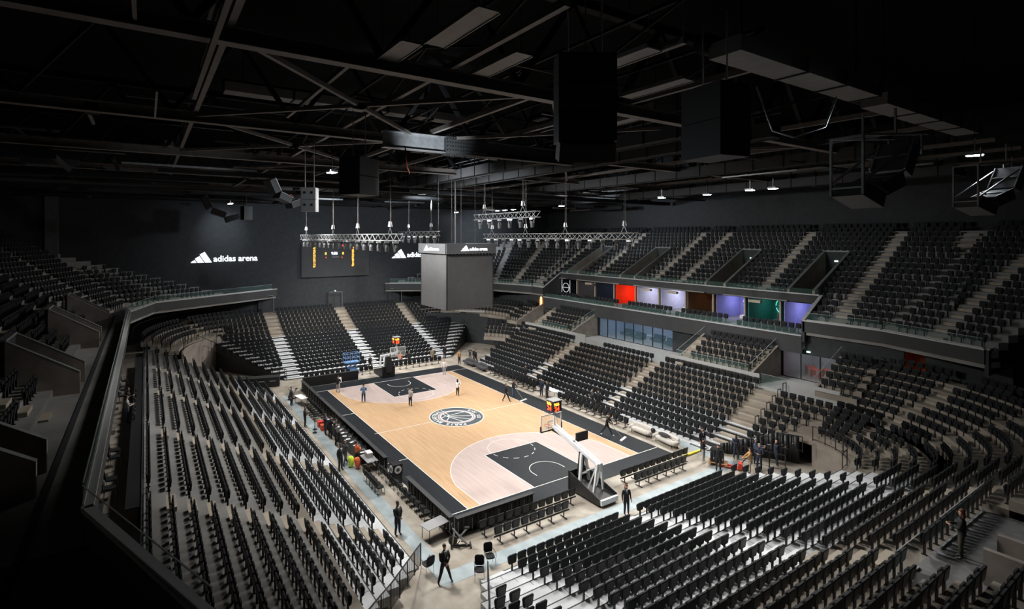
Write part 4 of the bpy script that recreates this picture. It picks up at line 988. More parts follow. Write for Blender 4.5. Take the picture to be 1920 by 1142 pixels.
# railings
def railing(P, h, label, gap=.12, m='black', mid=False, post=1.2):
    t = thing('railing', label, 'railing', P[0]); o = Vector(P[0]); Q = [Vector(p)-o for p in P]
    r = MB(); ps = MB(); bs = MB(); H = Vector((0, 0, h))
    for a, c in zip(Q[:-1], Q[1:]):
        r.bar(a+H, c+H, .045); r.bar(a+Vector((0, 0, .1)), c+Vector((0, 0, .1)), .03)
        if mid: r.bar(a+H*.5, c+H*.5, .025)
        L = (c-a).length; n = max(1, int(L/post+.5))
        for k in range(n+1):
            p = a+(c-a)*k/n
            if k or a is Q[0]: MB().bar(p, p+H, .045).build('post', m, t)
        if gap:
            n = int(L/gap)
            for k in range(n): p = a+(c-a)*(k+.5)/n; bs.bar(p+Vector((0, 0, .1)), p+H, .014)
    r.build('rails', m, t)
    if gap: bs.build('balusters', m, t)
railing([(-17.3-.95*k, 12.3+.806*k, .05+.33*k if k < 5 else 1.4+.385*(k-4)) for k in range(0, 11)], 1.1, 'black baluster railing down the open end of the left stand')
railing([(-20.3-.8*k, 10.35+.52*k, .1+.24*k) for k in range(0, 9)], 1.1, 'black baluster railing down the left end of the near stand')
railing([(-21.9+3.25*math.cos(math.radians(t_)), -12.9+3.45*math.sin(math.radians(t_)), 1.76) for t_ in range(180, 271, 15)], 1.0, 'curved black railing over the near right corner passage', 0)
for k, (x, y) in enumerate(((-18.3, -13.0), (-19.4, -13.8), (-20.6, -14.6))): railing([(x, y, .4+.33*k), (x-1.1, y-.75, .4+.33*k)], 1.1, 'stepped black rail frame at near right corner, %s from the court' % ORD[k], 0)
for k in range(6):
    y = -18.2+0*k; kk = 4+k; d = 13.0+.81*kk
    railing([(-18.05, -d+.3, prof_side(kk)), (-18.05, -d-.2, prof_side(kk))], 1.0, 'low black aisle rail at right stand corner section, row %s' % ordw(kk+1), 0, post=.5)
railing([(21.5+9.6*math.cos(math.radians(t_)), 11.5+8.9*math.sin(math.radians(t_)), 4.3) for t_ in range(20, 91, 7)], 1.0, 'curved black railing on the far left corner wall', .5)
railing([(21.5+14*math.cos(math.radians(t_)), 11.5+13.4*math.sin(math.radians(t_)), 5.9) for t_ in range(10, 91, 8)], 1.0, 'curved dark railing behind the far left corner rows', .4)
for k in range(12): 
    x = 20.95+.815*k-.66
    for sg, y0, sl, nm in ((1, 10.3, .56, 'left'), (-1, -11.3, .75, 'right')): 
        railing([(x, y0+sg*sl*k, prof_far(k)), (x+.8, y0+sg*sl*k, prof_far(k))], 1.1, 'black end rail of the far stand, %s side, %s step up' % (nm, ordw(k+1)), 0, post=.8)
railing([(28.3, 18.0, 3.3), (20.2, 11.0, .1)], 1.0, 'sloping black rail along the far stand left side', 0)
for x, y, l in ((35.0, 9.4, 'left'), (35.0, -.3, 'middle'), (35.0, -9.9, 'right')):
    t = thing('door_frame_post', 'tall thin steel doorway frame at the top of the far stand, %s' % l, 'door frame', (x, y, 5.75)); MB().bar((0, -.7, 0), (0, -.7, 2.3), .06).bar((0, -.7, 2.3), (0, 1.2, 2.35), .06).build('steel_frame', 'steel', t); MB().box(.62, .72, -.6, 1.2, 0, 2.3).build('door_leaf', 'fascia', t)
for i, (x, y) in enumerate(((-18.6, -12.6), (-19.6, -13.0), (-20.5, -13.3))):
    railing([(x, y, 0), (x-.9, y-.35, 0)], 1.1, 'thin black crowd barrier at the near right passage, %s from the court' % ORD[i], 0, mid=True)
# curtain at near right corner
cu = MB(); P = [(-17.2, -12.75), (-17.9, -13.3), (-19.0, -14.35), (-20.1, -15.2), (-21.3, -15.75)]; H = [.7, 1.0, 1.5, 2.0, 2.0]
for k in range(4):
    for s in range(6):
        t0, t1 = s/6, (s+1)/6
        a = Vector((*P[k], 0)).lerp(Vector((*P[k+1], 0)), t0); c = Vector((*P[k], 0)).lerp(Vector((*P[k+1], 0)), t1); w0 = .06*math.sin((k*6+s)*1.7); w1 = .06*math.sin((k*6+s+1)*1.7)
        ha = H[k]+(H[k+1]-H[k])*t0; hc = H[k]+(H[k+1]-H[k])*t1
        cu.hexa([(a.x+w0, a.y+w0, .02), (c.x+w1, c.y+w1, .02), (c.x+w1+.03, c.y+w1-.03, .02), (a.x+w0+.03, a.y+w0-.03, .02), (a.x+w0, a.y+w0, ha), (c.x+w1, c.y+w1, hc), (c.x+w1+.03, c.y+w1-.03, hc), (a.x+w0+.03, a.y+w0-.03, ha)])
tag(cu.build('black_curtain', 'shell', None, True), 'black drape hung along the near right corner passage', 'curtain')
t = thing('press_counter', 'black counter at the foot of far stand left stairs', 'counter', (19.0, 12.3, 0), -.25); MB().box(-.5, .5, -1.0, 3.5, 0, 1.0).build('counter_front', 'shell', t); MB().box(-.55, .55, -1.05, 3.55, 1.0, 1.04).build('counter_top', 'fascia', t)
for y in (-.6, .5, 1.6): MB().box(-.56, -.5, y, y+.6, .6, .68).build('name_strip', 'tabletop', t)
# media desk
t = thing('media_desk', 'long black desk along the left balcony media walkway', 'desk', (0, 24.15, 4.6)); MB().box(-16, 14, -.15, .3, .95, 1.0).build('desktop', 'shell', t); MB().box(-16, 14, -.18, -.14, 0, 1.0).build('desk_front', 'shell', t)
for i, x in enumerate((-4.3, -3.4, -2.2, -1.1, .2, 1.3)):
    t = thing('desk_monitor', 'small black screen on the media desk, %s from the camera end' % ORD[i], 'monitor', (x, 24.3, 5.6), .2); MB().box(-.22, .22, -.02, .02, .08, .36).build('screen', 'screen2', t); MB().box(-.03, .03, -.05, .05, 0, .1).build('stand', 'black', t)
first = True; cp = chair_proto(1)
for i, x in enumerate((-15.5, -12.2, -11.2, -8.4, -7.4, 3.5, 5.2, 8.0)): put(cp, x, 25.1, -PI/2+random.uniform(-.3, .3), 'dark chair on the media walkway, %s from the camera end' % ORD[i], 'chairs on the media walkway', 4.6)
for i, (x, s) in enumerate(((-13.0, .9), (-9.6, .6), (-6, .6), (-3.0, .8), (2, .6), (6, .6))): tag(MB().box(-s/2, s/2, -.3, .3, 0, .02).build('floor_mat', 'fascia', None, False, (x, 25.6, 4.602)), 'dark floor hatch on the media walkway, %s from the camera end' % ORD[i], 'floor hatch')
t = thing('equipment_case', 'open black case with laptops on the near right landing', 'case', (-33.9, 2.6, 4.72), .3); MB().box(-.4, .4, -.5, .5, 0, .45).build('body', 'shell', t); MB().box(-.3, .3, -.42, .42, .45, .48).build('lid', 'screen', t)
# scoreboard cube
t = thing('hanging_scoreboard', 'grey four-sided video cube hanging over centre court', 'scoreboard', (0, 0, 10.0)); h = 2.38
for ang, nm in ((0, 'a'), (90, 'b'), (180, 'c'), (270, 'd')):
    a = math.radians(ang); o = MB().box(h-.12, h, -h+.08, h-.08, 0, 4.65).build('video_screen', 'screen', t, rz=a)
    MB().box(h+.1, h+.2, -h-.12, h+.12, 4.75, 5.6).build('banner_screen', 'screen2', t, rz=a)
MB().box(-h+.12, h-.12, -h+.12, h-.12, .05, 4.7).box(-h, h, -h, h, 4.68, 5.5).build('inner_frame', 'black', t)
m = MB()
for sx in (-1, 1):
    for sy in (-1, 1): m.bar((sx*h*.98, sy*h*.98, 0), (sx*h*.98, sy*h*.98, 4.7), .1)
m.build('corner_post', 'black', t)
for i in range(14):
    MB().box(-.05, .05, -.04, .04, 4.66, 4.78).build('clip', 'steel', t).location = (-h-.08, -h+.2+i*.34, 0)
arena_sign(t, (-h-.22, 1.1, 4.98), (0, -1, 0), 2.9)
arena_sign(t, (1.3, h+.22, 4.98), (-1, 0, 0), 2.9)
m = MB(); 
for sx in (-1, 1):
    for sy in (-1, 1): m.tube([(sx*1.2, sy*1.2, 5.5), (sx*1.2, sy*1.2, 11.2)], .008, 4)
m.build('hoist_cable', 'black', t); MB().tube([(.2, 0, 5.5), (.2, 0, 11.2)], .06, 8).build('cable_loom', 'black', t)
# wall signs + scoreboard
t = thing('wall_sign', 'large white lit three-bar sign with lettering on far wall, left one', 'sign', (0, 0, 0)); arena_sign(t, (WX-.02, 18.75, 12.8), (0, -1, 0), 8.7)
t = thing('wall_sign', 'large white lit three-bar sign partly hidden behind hanging scoreboard', 'sign', (0, 0, 0)); arena_sign(t, (WX-.02, -9.35, 12.8), (0, -1, 0), 8.7)
t = thing('wall_scoreboard', 'dark wall scoreboard with amber player columns showing 9:56', 'scoreboard', (WX-.1, -.3, 10.3)); MB().box(-.12, .1, -5.1, 5.1, 0, 5.0).build('display_panel', 'fascia', t)
for y in (3.2, -2.6):
    for k in range(9): text_obj('player_digits', '%02d' % (7+5*k), .34, frame((-.13, y+.22, 1.45+.33*k), (0, -1, 0), (0, 0, 1)), 'amber', t, .006, bold=.012)
text_obj('time_digits', '9:56', .55, frame((-.13, .75, 3.25), (0, -1, 0), (0, 0, 1)), 'lit', t, .006, bold=.02)
for y in (1.6, -1.0): text_obj('score_digits', '0', .5, frame((-.13, y+.1, 3.25), (0, -1, 0), (0, 0, 1)), 'amber', t, .006, bold=.02)
for y in (1.5, -.9): text_obj('team_digits', '6', .3, frame((-.13, y+.1, 2.75), (0, -1, 0), (0, 0, 1)), 'reddig', t, .006)
for y in (1.0, -1.0): text_obj('foul_digits', '0', .4, frame((-.13, y+.1, 4.45), (0, -1, 0), (0, 0, 1)), 'reddig', t, .006)
MB().box(-.13, -.12, -.4, .6, 2.85, 2.92).build('status_bar', 'cap', t)
# ================================================================== PEOPLE
def person(x, y, rz, label, top, legs, z=0, h=1.75, pose='stand', skin='skin', hair='hair', long=False, shoes='shoe', shirt=False, lean=0.):
    s = h/1.75; J = []; E_ = []; Rr = []; G = []
    def j(p, r, g, par=None):
        J.append(Vector(p)*s); Rr.append((r[0]*s, r[1]*s) if isinstance(r, tuple) else (r*s, r*s)); G.append(g)
        if par is not None: E_.append((par, len(J)-1))
        return len(J)-1
    lx = lean
    pel = j((0, 0, .94), (.165, .125), 1); wa = j((lx*.25, 0, 1.10), (.16, .12), 0, pel); ch = j((lx*.6, 0, 1.30), (.19, .135), 0, wa); nb = j((lx*.85, 0, 1.43), (.12, .095), 0, ch)
    nk = j((lx, 0, 1.50), .052, 2, nb); h0 = j((lx+.015, 0, 1.57), (.075, .08), 2, nk); h1 = j((lx+.02, 0, 1.655), (.085, .098), 2, h0); h2 = j((lx+.01, 0, 1.72), (.06, .07), 2, h1)
    st = {'stand': (.0, .12, .0, .12), 'wide': (.04, .34, -.04, .30), 'stride': (.36, .08, -.34, .08), 'reach': (.1, .12, -.05, .14), 'lunge': (.45, .1, -.5, .1)}.get(pose, (.02, .13, -.02, .13))
    for sd, fx, fy in ((1, st[0], st[1]), (-1, st[2], st[3])):
        hp = j((0, sd*.095, .86), .11, 1, pel); kn = j((fx*.45+.03, sd*(.09+(fy-.09)*.5), .49), .075, 1, hp); an = j((fx, sd*fy, .10), .056, 1, kn); he = j((fx+.05, sd*fy, .045), .038, 3, an); j((fx+.17, sd*fy, .035), .034, 3, he)
    arms = {'front': ((.05, .25, 1.12), (.2, .05, .98)), 'reach': ((.2, .24, 1.2), (.46, .2, 1.28)), 'hold': ((.08, .26, 1.12), (.3, .1, 1.15)), 'point': ((.22, .24, 1.38), (.5, .2, 1.42)), 'push': ((.22, .2, 1.15), (.45, .06, 1.0))}
    am = arms.get({'stand': 'down', 'wide': 'front', 'stride': 'down', 'reach': 'reach', 'clasp': 'front', 'hold': 'hold', 'lunge': 'push', 'push': 'push', 'point': 'point'}.get(pose, 'down'))
    for sd in (1, -1):
        shd = j((lx*.75, sd*.20, 1.39), .078, 0, ch)
        if am: el, wr = am
        else: el, wr = (-.02, .25, 1.13), (.06, .27, .88)
        if pose == 'point' and sd < 0: el, wr = (-.02, .25, 1.13), (.1, .2, 1.0)
        e = j((el[0]+lx*.5, sd*el[1], el[2]), .058, 0, shd); w_ = j((wr[0]+lx*.4, sd*wr[1], wr[2]), .031, 4, e)
        d = (J[w_]-J[e]).normalized(); side = Vector((0, 0, 1)) if abs(d.z) < .8 else Vector((1, 0, 0)); side = (side-d*side.dot(d)).normalized(); cu_ = d.cross(side)*(.25 if sd > 0 else -.25)
        pm = j((J[w_]+d*.055*s)/s, (.034, .02), 2, w_)
        for f, (o, L) in enumerate(((-.03, .075), (-.01, .085), (.01, .08), (.03, .065))):
            b0 = j((J[pm]+d*.04*s+side*o*s)/s, .0095, 2, pm); b1 = j((J[b0]+(d+cu_).normalized()*L*.55*s)/s, .009, 2, b0); j((J[b1]+(d+cu_*2.5).normalized()*L*.45*s)/s, .0075, 2, b1)
        t0 = j((J[w_]+d*.03*s-side*.035*s)/s, .011, 2, pm); j((J[t0]+(d*.7-side*.5).normalized()*.045*s)/s, .009, 2, t0)
    me = bpy.data.meshes.new('sk'); me.from_pydata([tuple(p) for p in J], E_, []); ob = bpy.data.objects.new('sk', me); COL.objects.link(ob)
    md = ob.modifiers.new('Skin', 'SKIN'); md.use_smooth_shade = True; md.branch_smoothing = .3
    for i, sv in enumerate(me.skin_vertices[0].data): sv.radius = Rr[i]; sv.use_root = (i == 0)
    ob.modifiers.new('Sub', 'SUBSURF').levels = 1
    ev = bpy.data.meshes.new_from_object(ob.evaluated_get(bpy.context.evaluated_depsgraph_get())); bpy.data.objects.remove(ob)
    mats = [top, legs, skin, shoes, top]
    ev.materials.clear()
    for m in mats: ev.materials.append(M[m])
    idx = []
    for p in ev.polygons:
        c = p.center; bd = 9; bg = 0
        for ea, eb in E_:
            A_ = J[ea]; D_ = J[eb]-A_; tt = max(0., min(1., (c-A_).dot(D_)/max(1e-9, D_.length_squared))); rr = Rr[ea][0]*(1-tt)+Rr[eb][0]*tt
            dd_ = (c-A_-D_*tt).length-rr*.8
            if dd_ < bd: bd = dd_; bg = G[eb]
        idx.append(bg)
    ev.polygons.foreach_set('material_index', idx); ev.polygons.foreach_set('use_smooth', [True]*len(idx)); ev.name = 'person'
    o = link('person', ev, None, (x, y, z), rz); tag(o, label, 'person')
    hd = Vector((lx+.02, 0, 1.66))*s
    f = MB(); f.ball(hd+Vector((.1, 0, -.015))*s, (.018*s, .013*s, .022*s), 6); f.ball(hd+Vector((0, .085, -.01))*s, (.02*s, .01*s, .03*s), 6); f.ball(hd+Vector((0, -.085, -.01))*s, (.02*s, .01*s, .03*s), 6); f.build('nose_and_ears', skin, o, True)
    e = MB()
    for sy in (-.032, .032): e.ball(hd+Vector((.088, sy, .012))*s, (.008*s, .012*s, .007*s), 6)
    e.ball(hd+Vector((.088, 0, -.055))*s, (.008*s, .024*s, .006*s), 6); e.build('eyes_and_mouth', 'shoe', o)
    if hair:
        hm = MB(); hm.ball(hd+Vector((-.03, 0, .04))*s, (.094*s, .09*s, .078*s), 12)
        if long: hm.ball(hd+Vector((-.06, 0, -.1))*s, (.07*s, .1*s, .2*s), 12)
        hm.build('hair', hair, o, True)
    if shirt:
        sm = MB(); sm.hexa([Vector(q)*s for q in ((.06, -.01, 1.22), (.06, .01, 1.22), (.145, .012, 1.22), (.145, -.012, 1.22), (.0, -.055, 1.485), (.0, .055, 1.485), (.098, .06, 1.47), (.098, -.06, 1.47))]); sm.build('shirt_front', 'paper', o)
        MB().hexa([Vector(q)*s for q in ((.1, -.012, 1.21), (.1, .012, 1.21), (.158, .014, 1.21), (.158, -.014, 1.21), (.06, -.016, 1.46), (.06, .016, 1.46), (.112, .016, 1.46), (.112, -.016, 1.46))]).build('necktie', 'suit', o)
    return o
A = math.radians
person(-18.95, 11.9, A(185), 'person in black suit and tie standing legs apart in the open corner', 'suit', 'suit', pose='wide', shirt=True, h=1.8)
person(-14.2, 12.15, A(200), 'person in black suit standing on blue path beside the left stand corner', 'suit', 'suit', pose='clasp', skin='skind', shirt=True, h=1.82)
person(-19.35, -.05, A(160), 'person with long auburn hair in black suit before the near stand', 'suit', 'suit', pose='stand', hair='hairr', long=True, shirt=True, h=1.75)
person(-4.95, 12.3, A(205), 'person in black suit standing between left stand and orange-collared staff', 'suit', 'suit', pose='stand', skin='skind', shirt=True, h=1.85)
person(4.65, 12.25, A(250), 'person in black suit standing on the path behind the scorers far end', 'suit', 'suit', pose='clasp', h=1.8)
person(11.0, 11.9, A(230), 'person in dark clothes standing near the far left exercise bike', 'suit', 'suit', h=1.8, shirt=True)
person(8.2, 5.7, A(-20), 'person in blue jacket standing in the far pink zone', 'bluecl', 'navy', pose='hold', h=1.8)
person(4.8, 2.3, A(-60), 'person in grey sweatshirt pointing, standing at the three-point line', 'greycl', 'suit', pose='point', h=1.78)
person(5.2, -3.2, A(-60), 'person with long black hair in white shirt and black trousers on court', 'whitecl', 'suit', pose='hold', long=True, h=1.68)
person(13.0, -6.0, A(160), 'person dressed all in white near the far right court corner', 'whitecl', 'greycl', pose='stand', h=1.8, hair='khaki')
person(12.7, 6.8, A(-30), 'person in black top holding a white sheet at far left of court', 'suit', 'greycl', pose='hold', h=1.75)
tag(MB().hexa([(-.02, -.2, 0), (.02, -.2, 0), (.02, .2, 0), (-.02, .2, 0), (.1, -.22, .5), (.12, -.22, .5), (.12, .2, .5), (.1, .2, .5)]).build('white_sheet', 'paper', None, False, (12.95, 6.5, .95), .3), 'white sheet held by the person in black at far left of court', 'paper')
def mop(x, y, rz, label, hx):
    t = thing('floor_mop', label, 'mop', (x, y, 0), rz); MB().box(-.1, .1, -.5, .5, .0, .07).build('mop_head', 'whitecl', t); MB().tube([(0, 0, .06), (-hx, 0, 1.05)], .015, 6).build('handle', 'steel', t)
person(1.1, -6.3, A(-150), 'person in black polo with mop walking at the right sideline', 'suit', 'suit', pose='stride', h=1.75)
person(1.9, -7.8, A(-160), 'person in black top and jeans pushing a mop at right sideline', 'suit', 'jeans', pose='push', h=1.72)
mop(.45, -7.95, A(-165), 'wide white floor mop pushed by person in jeans', 1.0)
person(-10.2, -8.2, A(-155), 'person in black lunging forward behind a wide mop near cream sofas', 'suit', 'suit', pose='lunge', h=1.75, lean=.15, shoes='paper')
mop(-11.55, -8.65, A(-160), 'wide white floor mop on the black border before the cream sofas', 1.15)
person(2.0, 11.3, A(-90), 'person in dark top standing at the scorers far table end', 'navy', 'navy', pose='hold', h=1.75)
person(1.0, 11.2, A(-60), 'person in black standing behind the scorers beside the stanchions', 'suit', 'suit', pose='hold', h=1.78)
person(.2, 11.0, A(-90), 'person in black tracksuit with bright collar behind the scorers table', 'suit', 'suit', pose='stand', h=1.8)
person(-.6, 11.25, A(-110), 'person in charcoal clothes leaning at the middle of the scorers table', 'sofad', 'suit', pose='hold', h=1.75)
person(-4.3, 11.75, A(-50), 'person in grey with orange collar walking by the scorers near end', 'sofad', 'sofad', pose='stride', h=1.78, hair='khaki')
person(-4.55, 10.98, A(-70), 'person in black with orange shoulders bending at the near end table', 'orange', 'suit', pose='hold', h=1.6)
for x, y, m, l in ((-4.9, 11.5, 'hivis', 'yellow high visibility vest heap on a chair near the scorers'), (-5.35, 11.2, 'orange', 'red-orange coat draped over a chair near the scorers')):
    tag(MB().ball((0, 0, .42), (.22, .2, .42), 12).ball((.05, .1, .62), (.17, .16, .2), 10).build('draped_coat', m, None, True, (x, y, 0), .3), l, 'coat')
for i, (x, y) in enumerate(((2.9, 11.9), (3.6, 11.7))):
    t = thing('belt_stanchion', 'black belt stanchion behind the scorers, %s from the near end' % ORD[i], 'stanchion', (x, y, 0)); MB().tube([(0, 0, 0), (0, 0, .04)], .18, 12).build('base', 'black', t); MB().tube([(0, 0, .04), (0, 0, 1.0)], .025, 8).build('post', 'black', t)
for i, x in enumerate((3.2, 4.1)): tag(MB().box(-.22, .22, -.22, .22, 0, .45).build('red_basket', 'red' if i else 'orange', None, False, (x, 11.1, 0)), 'red equipment bin behind the scorers far end, %s one' % ORD[i], 'bin')
person(.55, -10.35, A(100), 'bald person in dark suit standing at the right sideline table', 'navy', 'navy', h=1.8, hair=None)
person(-.4, -10.3, A(80), 'person in dark clothes beside the pale right sideline table', 'suit', 'suit', h=1.75)
person(-4.6, -12.3, A(60), 'person in dark jacket standing before the middle stair of right stand', 'sofad', 'suit', pose='hold', h=1.75)
person(-5.4, -12.25, A(120), 'person in black standing by the middle stair of right stand', 'suit', 'suit', h=1.8)
person(5.6, -12.3, A(90), 'person in black among the right sideline seats, far half', 'suit', 'suit', h=1.8)
person(19.6, -3.4, A(180), 'person in orange-red top behind the far beam seats', 'orange', 'suit', h=1.7)
person(19.6, -4.6, A(180), 'person in dark top behind the far beam seats', 'suit', 'suit', h=1.7)
person(19.7, -8.0, A(180), 'person in khaki top behind the far beam seats', 'khaki', 'khaki', h=1.7)
person(19.6, .6, A(200), 'person in black standing at foot of far middle stair', 'suit', 'suit', h=1.8, pose='stride')
person(19.8, -9.9, A(180), 'person in black standing at foot of far right stair', 'suit', 'suit', h=1.8)
person(16.4, -10.1, A(190), 'person in rust jacket and black trousers at far right court corner', 'mustard', 'suit', h=1.8)
person(17.3, -12.3, A(170), 'person in grey standing at the mouth of the far tunnel', 'sofad', 'sofad', h=1.7, pose='reach')
person(15.4, -11.9, A(200), 'person in black walking out beside the charcoal sofa', 'suit', 'suit', h=1.8, pose='stride')
person(16.1, -12.1, A(210), 'person in black following near the charcoal sofa', 'suit', 'suit', h=1.78)
person(-16.4, -11.75, A(170), 'person in black suit standing at the yellow ramp end', 'suit', 'suit', h=1.85, shirt=True)
person(-17.5, -10.2, A(200), 'person in black top and pale grey trousers behind the pallet', 'suit', 'greycl', h=1.7, pose='hold', shoes='greycl')
person(-18.85, -9.9, A(120), 'person in black suit standing in front of the loaded pallet', 'suit', 'suit', h=1.8)
person(-18.4, -13.15+.35, A(140), 'person in dark denim jacket reaching out by the corner railing', 'navy', 'navy', h=1.8, pose='reach', skin='skind')
person(-20.2, -11.45, A(40), 'person in mustard hoodie and khaki trousers pulling the pallet truck', 'mustard', 'khaki', h=1.72, pose='push')
person(-20.25, -12.5, A(110), 'grey-haired person in navy jacket facing a colleague by the curtain', 'navy', 'navy', h=1.78, hair='khaki', pose='hold')
person(-19.6, -13.2, A(200), 'person in blue-grey jacket reaching out by the curtain', 'jeans', 'navy', h=1.78, hair='greycl', pose='reach')
person(-20.5, -14.2, A(-120), 'bald person in dark jacket beside the black curtain', 'navy', 'navy', h=1.8, hair=None, pose='reach')
person(-1.6, 24.75, A(-80), 'person in pale top standing at the media desk', 'greycl', 'jeans', z=4.6, h=1.75, pose='hold')
person(1.0, 24.75, A(-90), 'person in black seated-height at the media desk screens', 'suit', 'suit', z=4.6, h=1.6, pose='hold')
person(-33.75, -.95, A(20), 'person with long auburn hair, black top and olive trousers on near landing', 'suit', 'olive', z=4.72, h=1.75, pose='hold', hair='hairr', long=True, shoes='greycl')
# ================================================================== ROOF
def steel(name, label, cat, grp=None):
    t = link(name, None); return tag(t, label, cat, grp)
ZR = 22.0
for i, x in enumerate((-23.8, -11.8, .2, 12.2, 24.2)):
    t = thing('roof_truss', 'deep dark steel roof truss spanning the hall, %s from the camera' % ORD[i], 'roof truss', (x, 0, ZR))
    MB().ibeam((0, -41, 0), (0, 39, 0), .42, .5, .04).build('bottom_chord', 'beam', t); MB().ibeam((0, -41, 4.2), (0, 39, 4.2), .4, .4, .04).build('top_chord', 'darkbeam', t)
    m = MB()
    for k in range(14):
        y = -40+5.7*k; m.bar((0, y, .2), (0, y+2.85, 4.1), .22, .22); m.bar((0, y+2.85, 4.1), (0, y+5.7, .2), .22, .22)
    m.build('diagonals', 'darkbeam', t)
for i, y in enumerate((-35, -27.5, -21.8, -13.5, -7, 5, 9.5, 14.4, 21.7)):
    t = thing('roof_purlin', 'grey-brown steel member running lengthwise under the roof, %s from the right wall' % ORD[i], 'roof beam', (0, y, ZR+.35)); MB().bar((-30, 0, 0), (WX-.3, 0, 0), .2, .24).build('beam', 'beam', t)
    m = MB()
    for k in range(8): m.bar((-30+8*k, 0, 1.3), (-26+8*k, 0, .1), .08); m.bar((-26+8*k, 0, .1), (-22+8*k, 0, 1.3), .08)
    m.bar((-30, 0, 1.35), (WX-.3, 0, 1.35), .12); m.build('lacing', 'darkbeam', t)
for i, (a, c) in enumerate((((-23.8, 21.7), (-11.8, 9.5)), ((-23.8, 9.5), (-11.8, 21.7)), ((-11.8, 21.7), (.2, 9.5)), ((-11.8, 9.5), (.2, 21.7)), ((-23.8, 9.5), (-11.8, -2)), ((-23.8, -2), (-11.8, 9.5)), ((-11.8, -2), (.2, -13.5)), ((.2, 9.5), (12.2, 21.7)), ((-23.8, -13.5), (-11.8, -2)), ((12.2, 9.5), (24.2, 21.7)), ((.2, -13.5), (12.2, -27)))):
    tag(MB().bar((a[0], a[1], ZR+.1), (c[0], c[1], ZR+.1), .17, .17).bar(((a[0]+c[0])/2-.3, (a[1]+c[1])/2, ZR+.05), ((a[0]+c[0])/2+.3, (a[1]+c[1])/2, ZR+.05), .5, .1).build('roof_brace', 'beam'), 'grey-brown diagonal roof brace with a bolted middle plate', 'roof brace', 'diagonal roof braces')
# bright beam with bolted splice and V brace
t = thing('spliced_steel_beam', 'bright grey steel beam with studded bolt splice over the left half', 'roof beam', (-13.2, 0, 21.65)); MB().ibeam((0, 12.6, 0), (0, 8.7, 0), .5, .95, .04).build('pale_beam', 'steel', t); MB().ibeam((0, 5.8, 0), (0, -1.5, 0), .5, .95, .04).build('dark_beam', 'fascia', t)
m = MB().box(-.3, .3, 5.8, 8.7, -.5, .5)
for zz in (-.5, .5):
    for k in range(16):
        for xx in (-.2, 0, .2): m.tube([(xx, 5.93+.18*k, zz*1.0-.06*(1 if zz < 0 else -1)), (xx, 5.93+.18*k, zz+.1*(1 if zz > 0 else -1))], .035, 6)
for k in range(16):
    for zz in (-.33, -.11, .11, .33): m.tube([(-.3, 5.93+.18*k, zz), (-.4, 5.93+.18*k, zz)], .035, 6)
m.build('bolted_splice', 'fascia', t)
m = MB(); m.bar((0, 3.6, .4), (0, 6.6, 4.2), .3, .3); m.bar((0, 3.2, .4), (0, 1.0, 4.2), .3, .3); m.build('v_brace', 'fascia', t)
for i, (y, z) in enumerate(((-.5, 21.8), (-3.5, 21.6), (-15.5, 21.6), (-30, 21.4))):
    t = thing('catwalk', 'dark blue-grey maintenance catwalk under the roof, %s' % ('over the court centre line', 'just right of the court centre line', 'over the right stand', 'over the upper right tier')[i], 'catwalk', (0, y, z))
    MB().box(-26, 33, -.5, -.42, -.35, .45).build('side_beam', 'fascia', t); MB().box(-26, 33, .42, .5, -.35, .45).build('side_beam', 'fascia', t); MB().box(-26, 33, -.42, .42, -.3, -.25).build('grating', 'darkbeam', t)
    MB().bar((-26, .5, 1.0), (33, .5, 1.0), .05).bar((-26, -.5, 1.0), (33, -.5, 1.0), .05).build('handrail', 'steel', t)
    m = MB()
    for k in range(27):
        for yy in (-.52, .52): m.bar((-25+2.2*k, yy, -.4), (-25+2.2*k, yy, 1.9), .06)
    m.build('hangers', 'darkbeam', t)
for i, (x, z, a, c, w_) in enumerate(((-30.3, 22.1, 7.9, -2.5, 1.1), (-30.2, 22.0, -3.5, -16, 1.0), (-17.5, 24.4, -4, -22, 1.2), (-8, 24.4, 20, 4, 1.0), (5, 24.4, 2, -18, 1.1), (16, 24.4, 18, -18, 1.1))):
    t = thing('air_duct', 'flat dull grey roof duct, %s from the camera' % ORD[i], 'duct', (x, 0, z)); MB().box(-w_/2, w_/2, min(a, c), max(a, c), -.02, .5).build('duct_body', 'duct', t)
    for yy in (min(a, c)+1, max(a, c)-1): MB().bar((0, yy, .5), (0, yy, 27.95-z), .04).build('hanger_rod', 'darkbeam', t)
    for k in range(int(abs(a-c)/3)): y = min(a, c)+3*k+.2; MB().box(-w_/2-.05, w_/2+.05, y, y+.12, -.06, .55).build('flange', 'darkbeam', t)
    MB().tube([(w_*.7, min(a, c), .6), (w_*.7, max(a, c), .6)], .35, 12).build('round_duct', 'darkbeam', t, True)
for i, (x, y, L) in enumerate(((-27.5, 16.2, 3.0), (-25.6, 13.4, 2.6), (-24.6, 16.9, 2.5), (-27.8, 10.2, 3.2), (-26.5, 6.5, 3.0), (-22, 3, 3))):
    tag(MB().box(-L/2, L/2, -.35, .35, 0, .05).box(-L/2, L/2, -.38, -.34, -.03, .12).box(-L/2, L/2, .34, .38, -.03, .12).bar((-L/2+.2, 0, .05), (-L/2+.2, 0, 5.88), .03).bar((L/2-.2, 0, .05), (L/2-.2, 0, 5.88), .03).build('cable_tray', 'duct', None, False, (x, y, 22.1), .0), 'perforated grey cable tray panel under the near roof, %s' % ORD[i], 'cable tray', 'perforated cable trays')
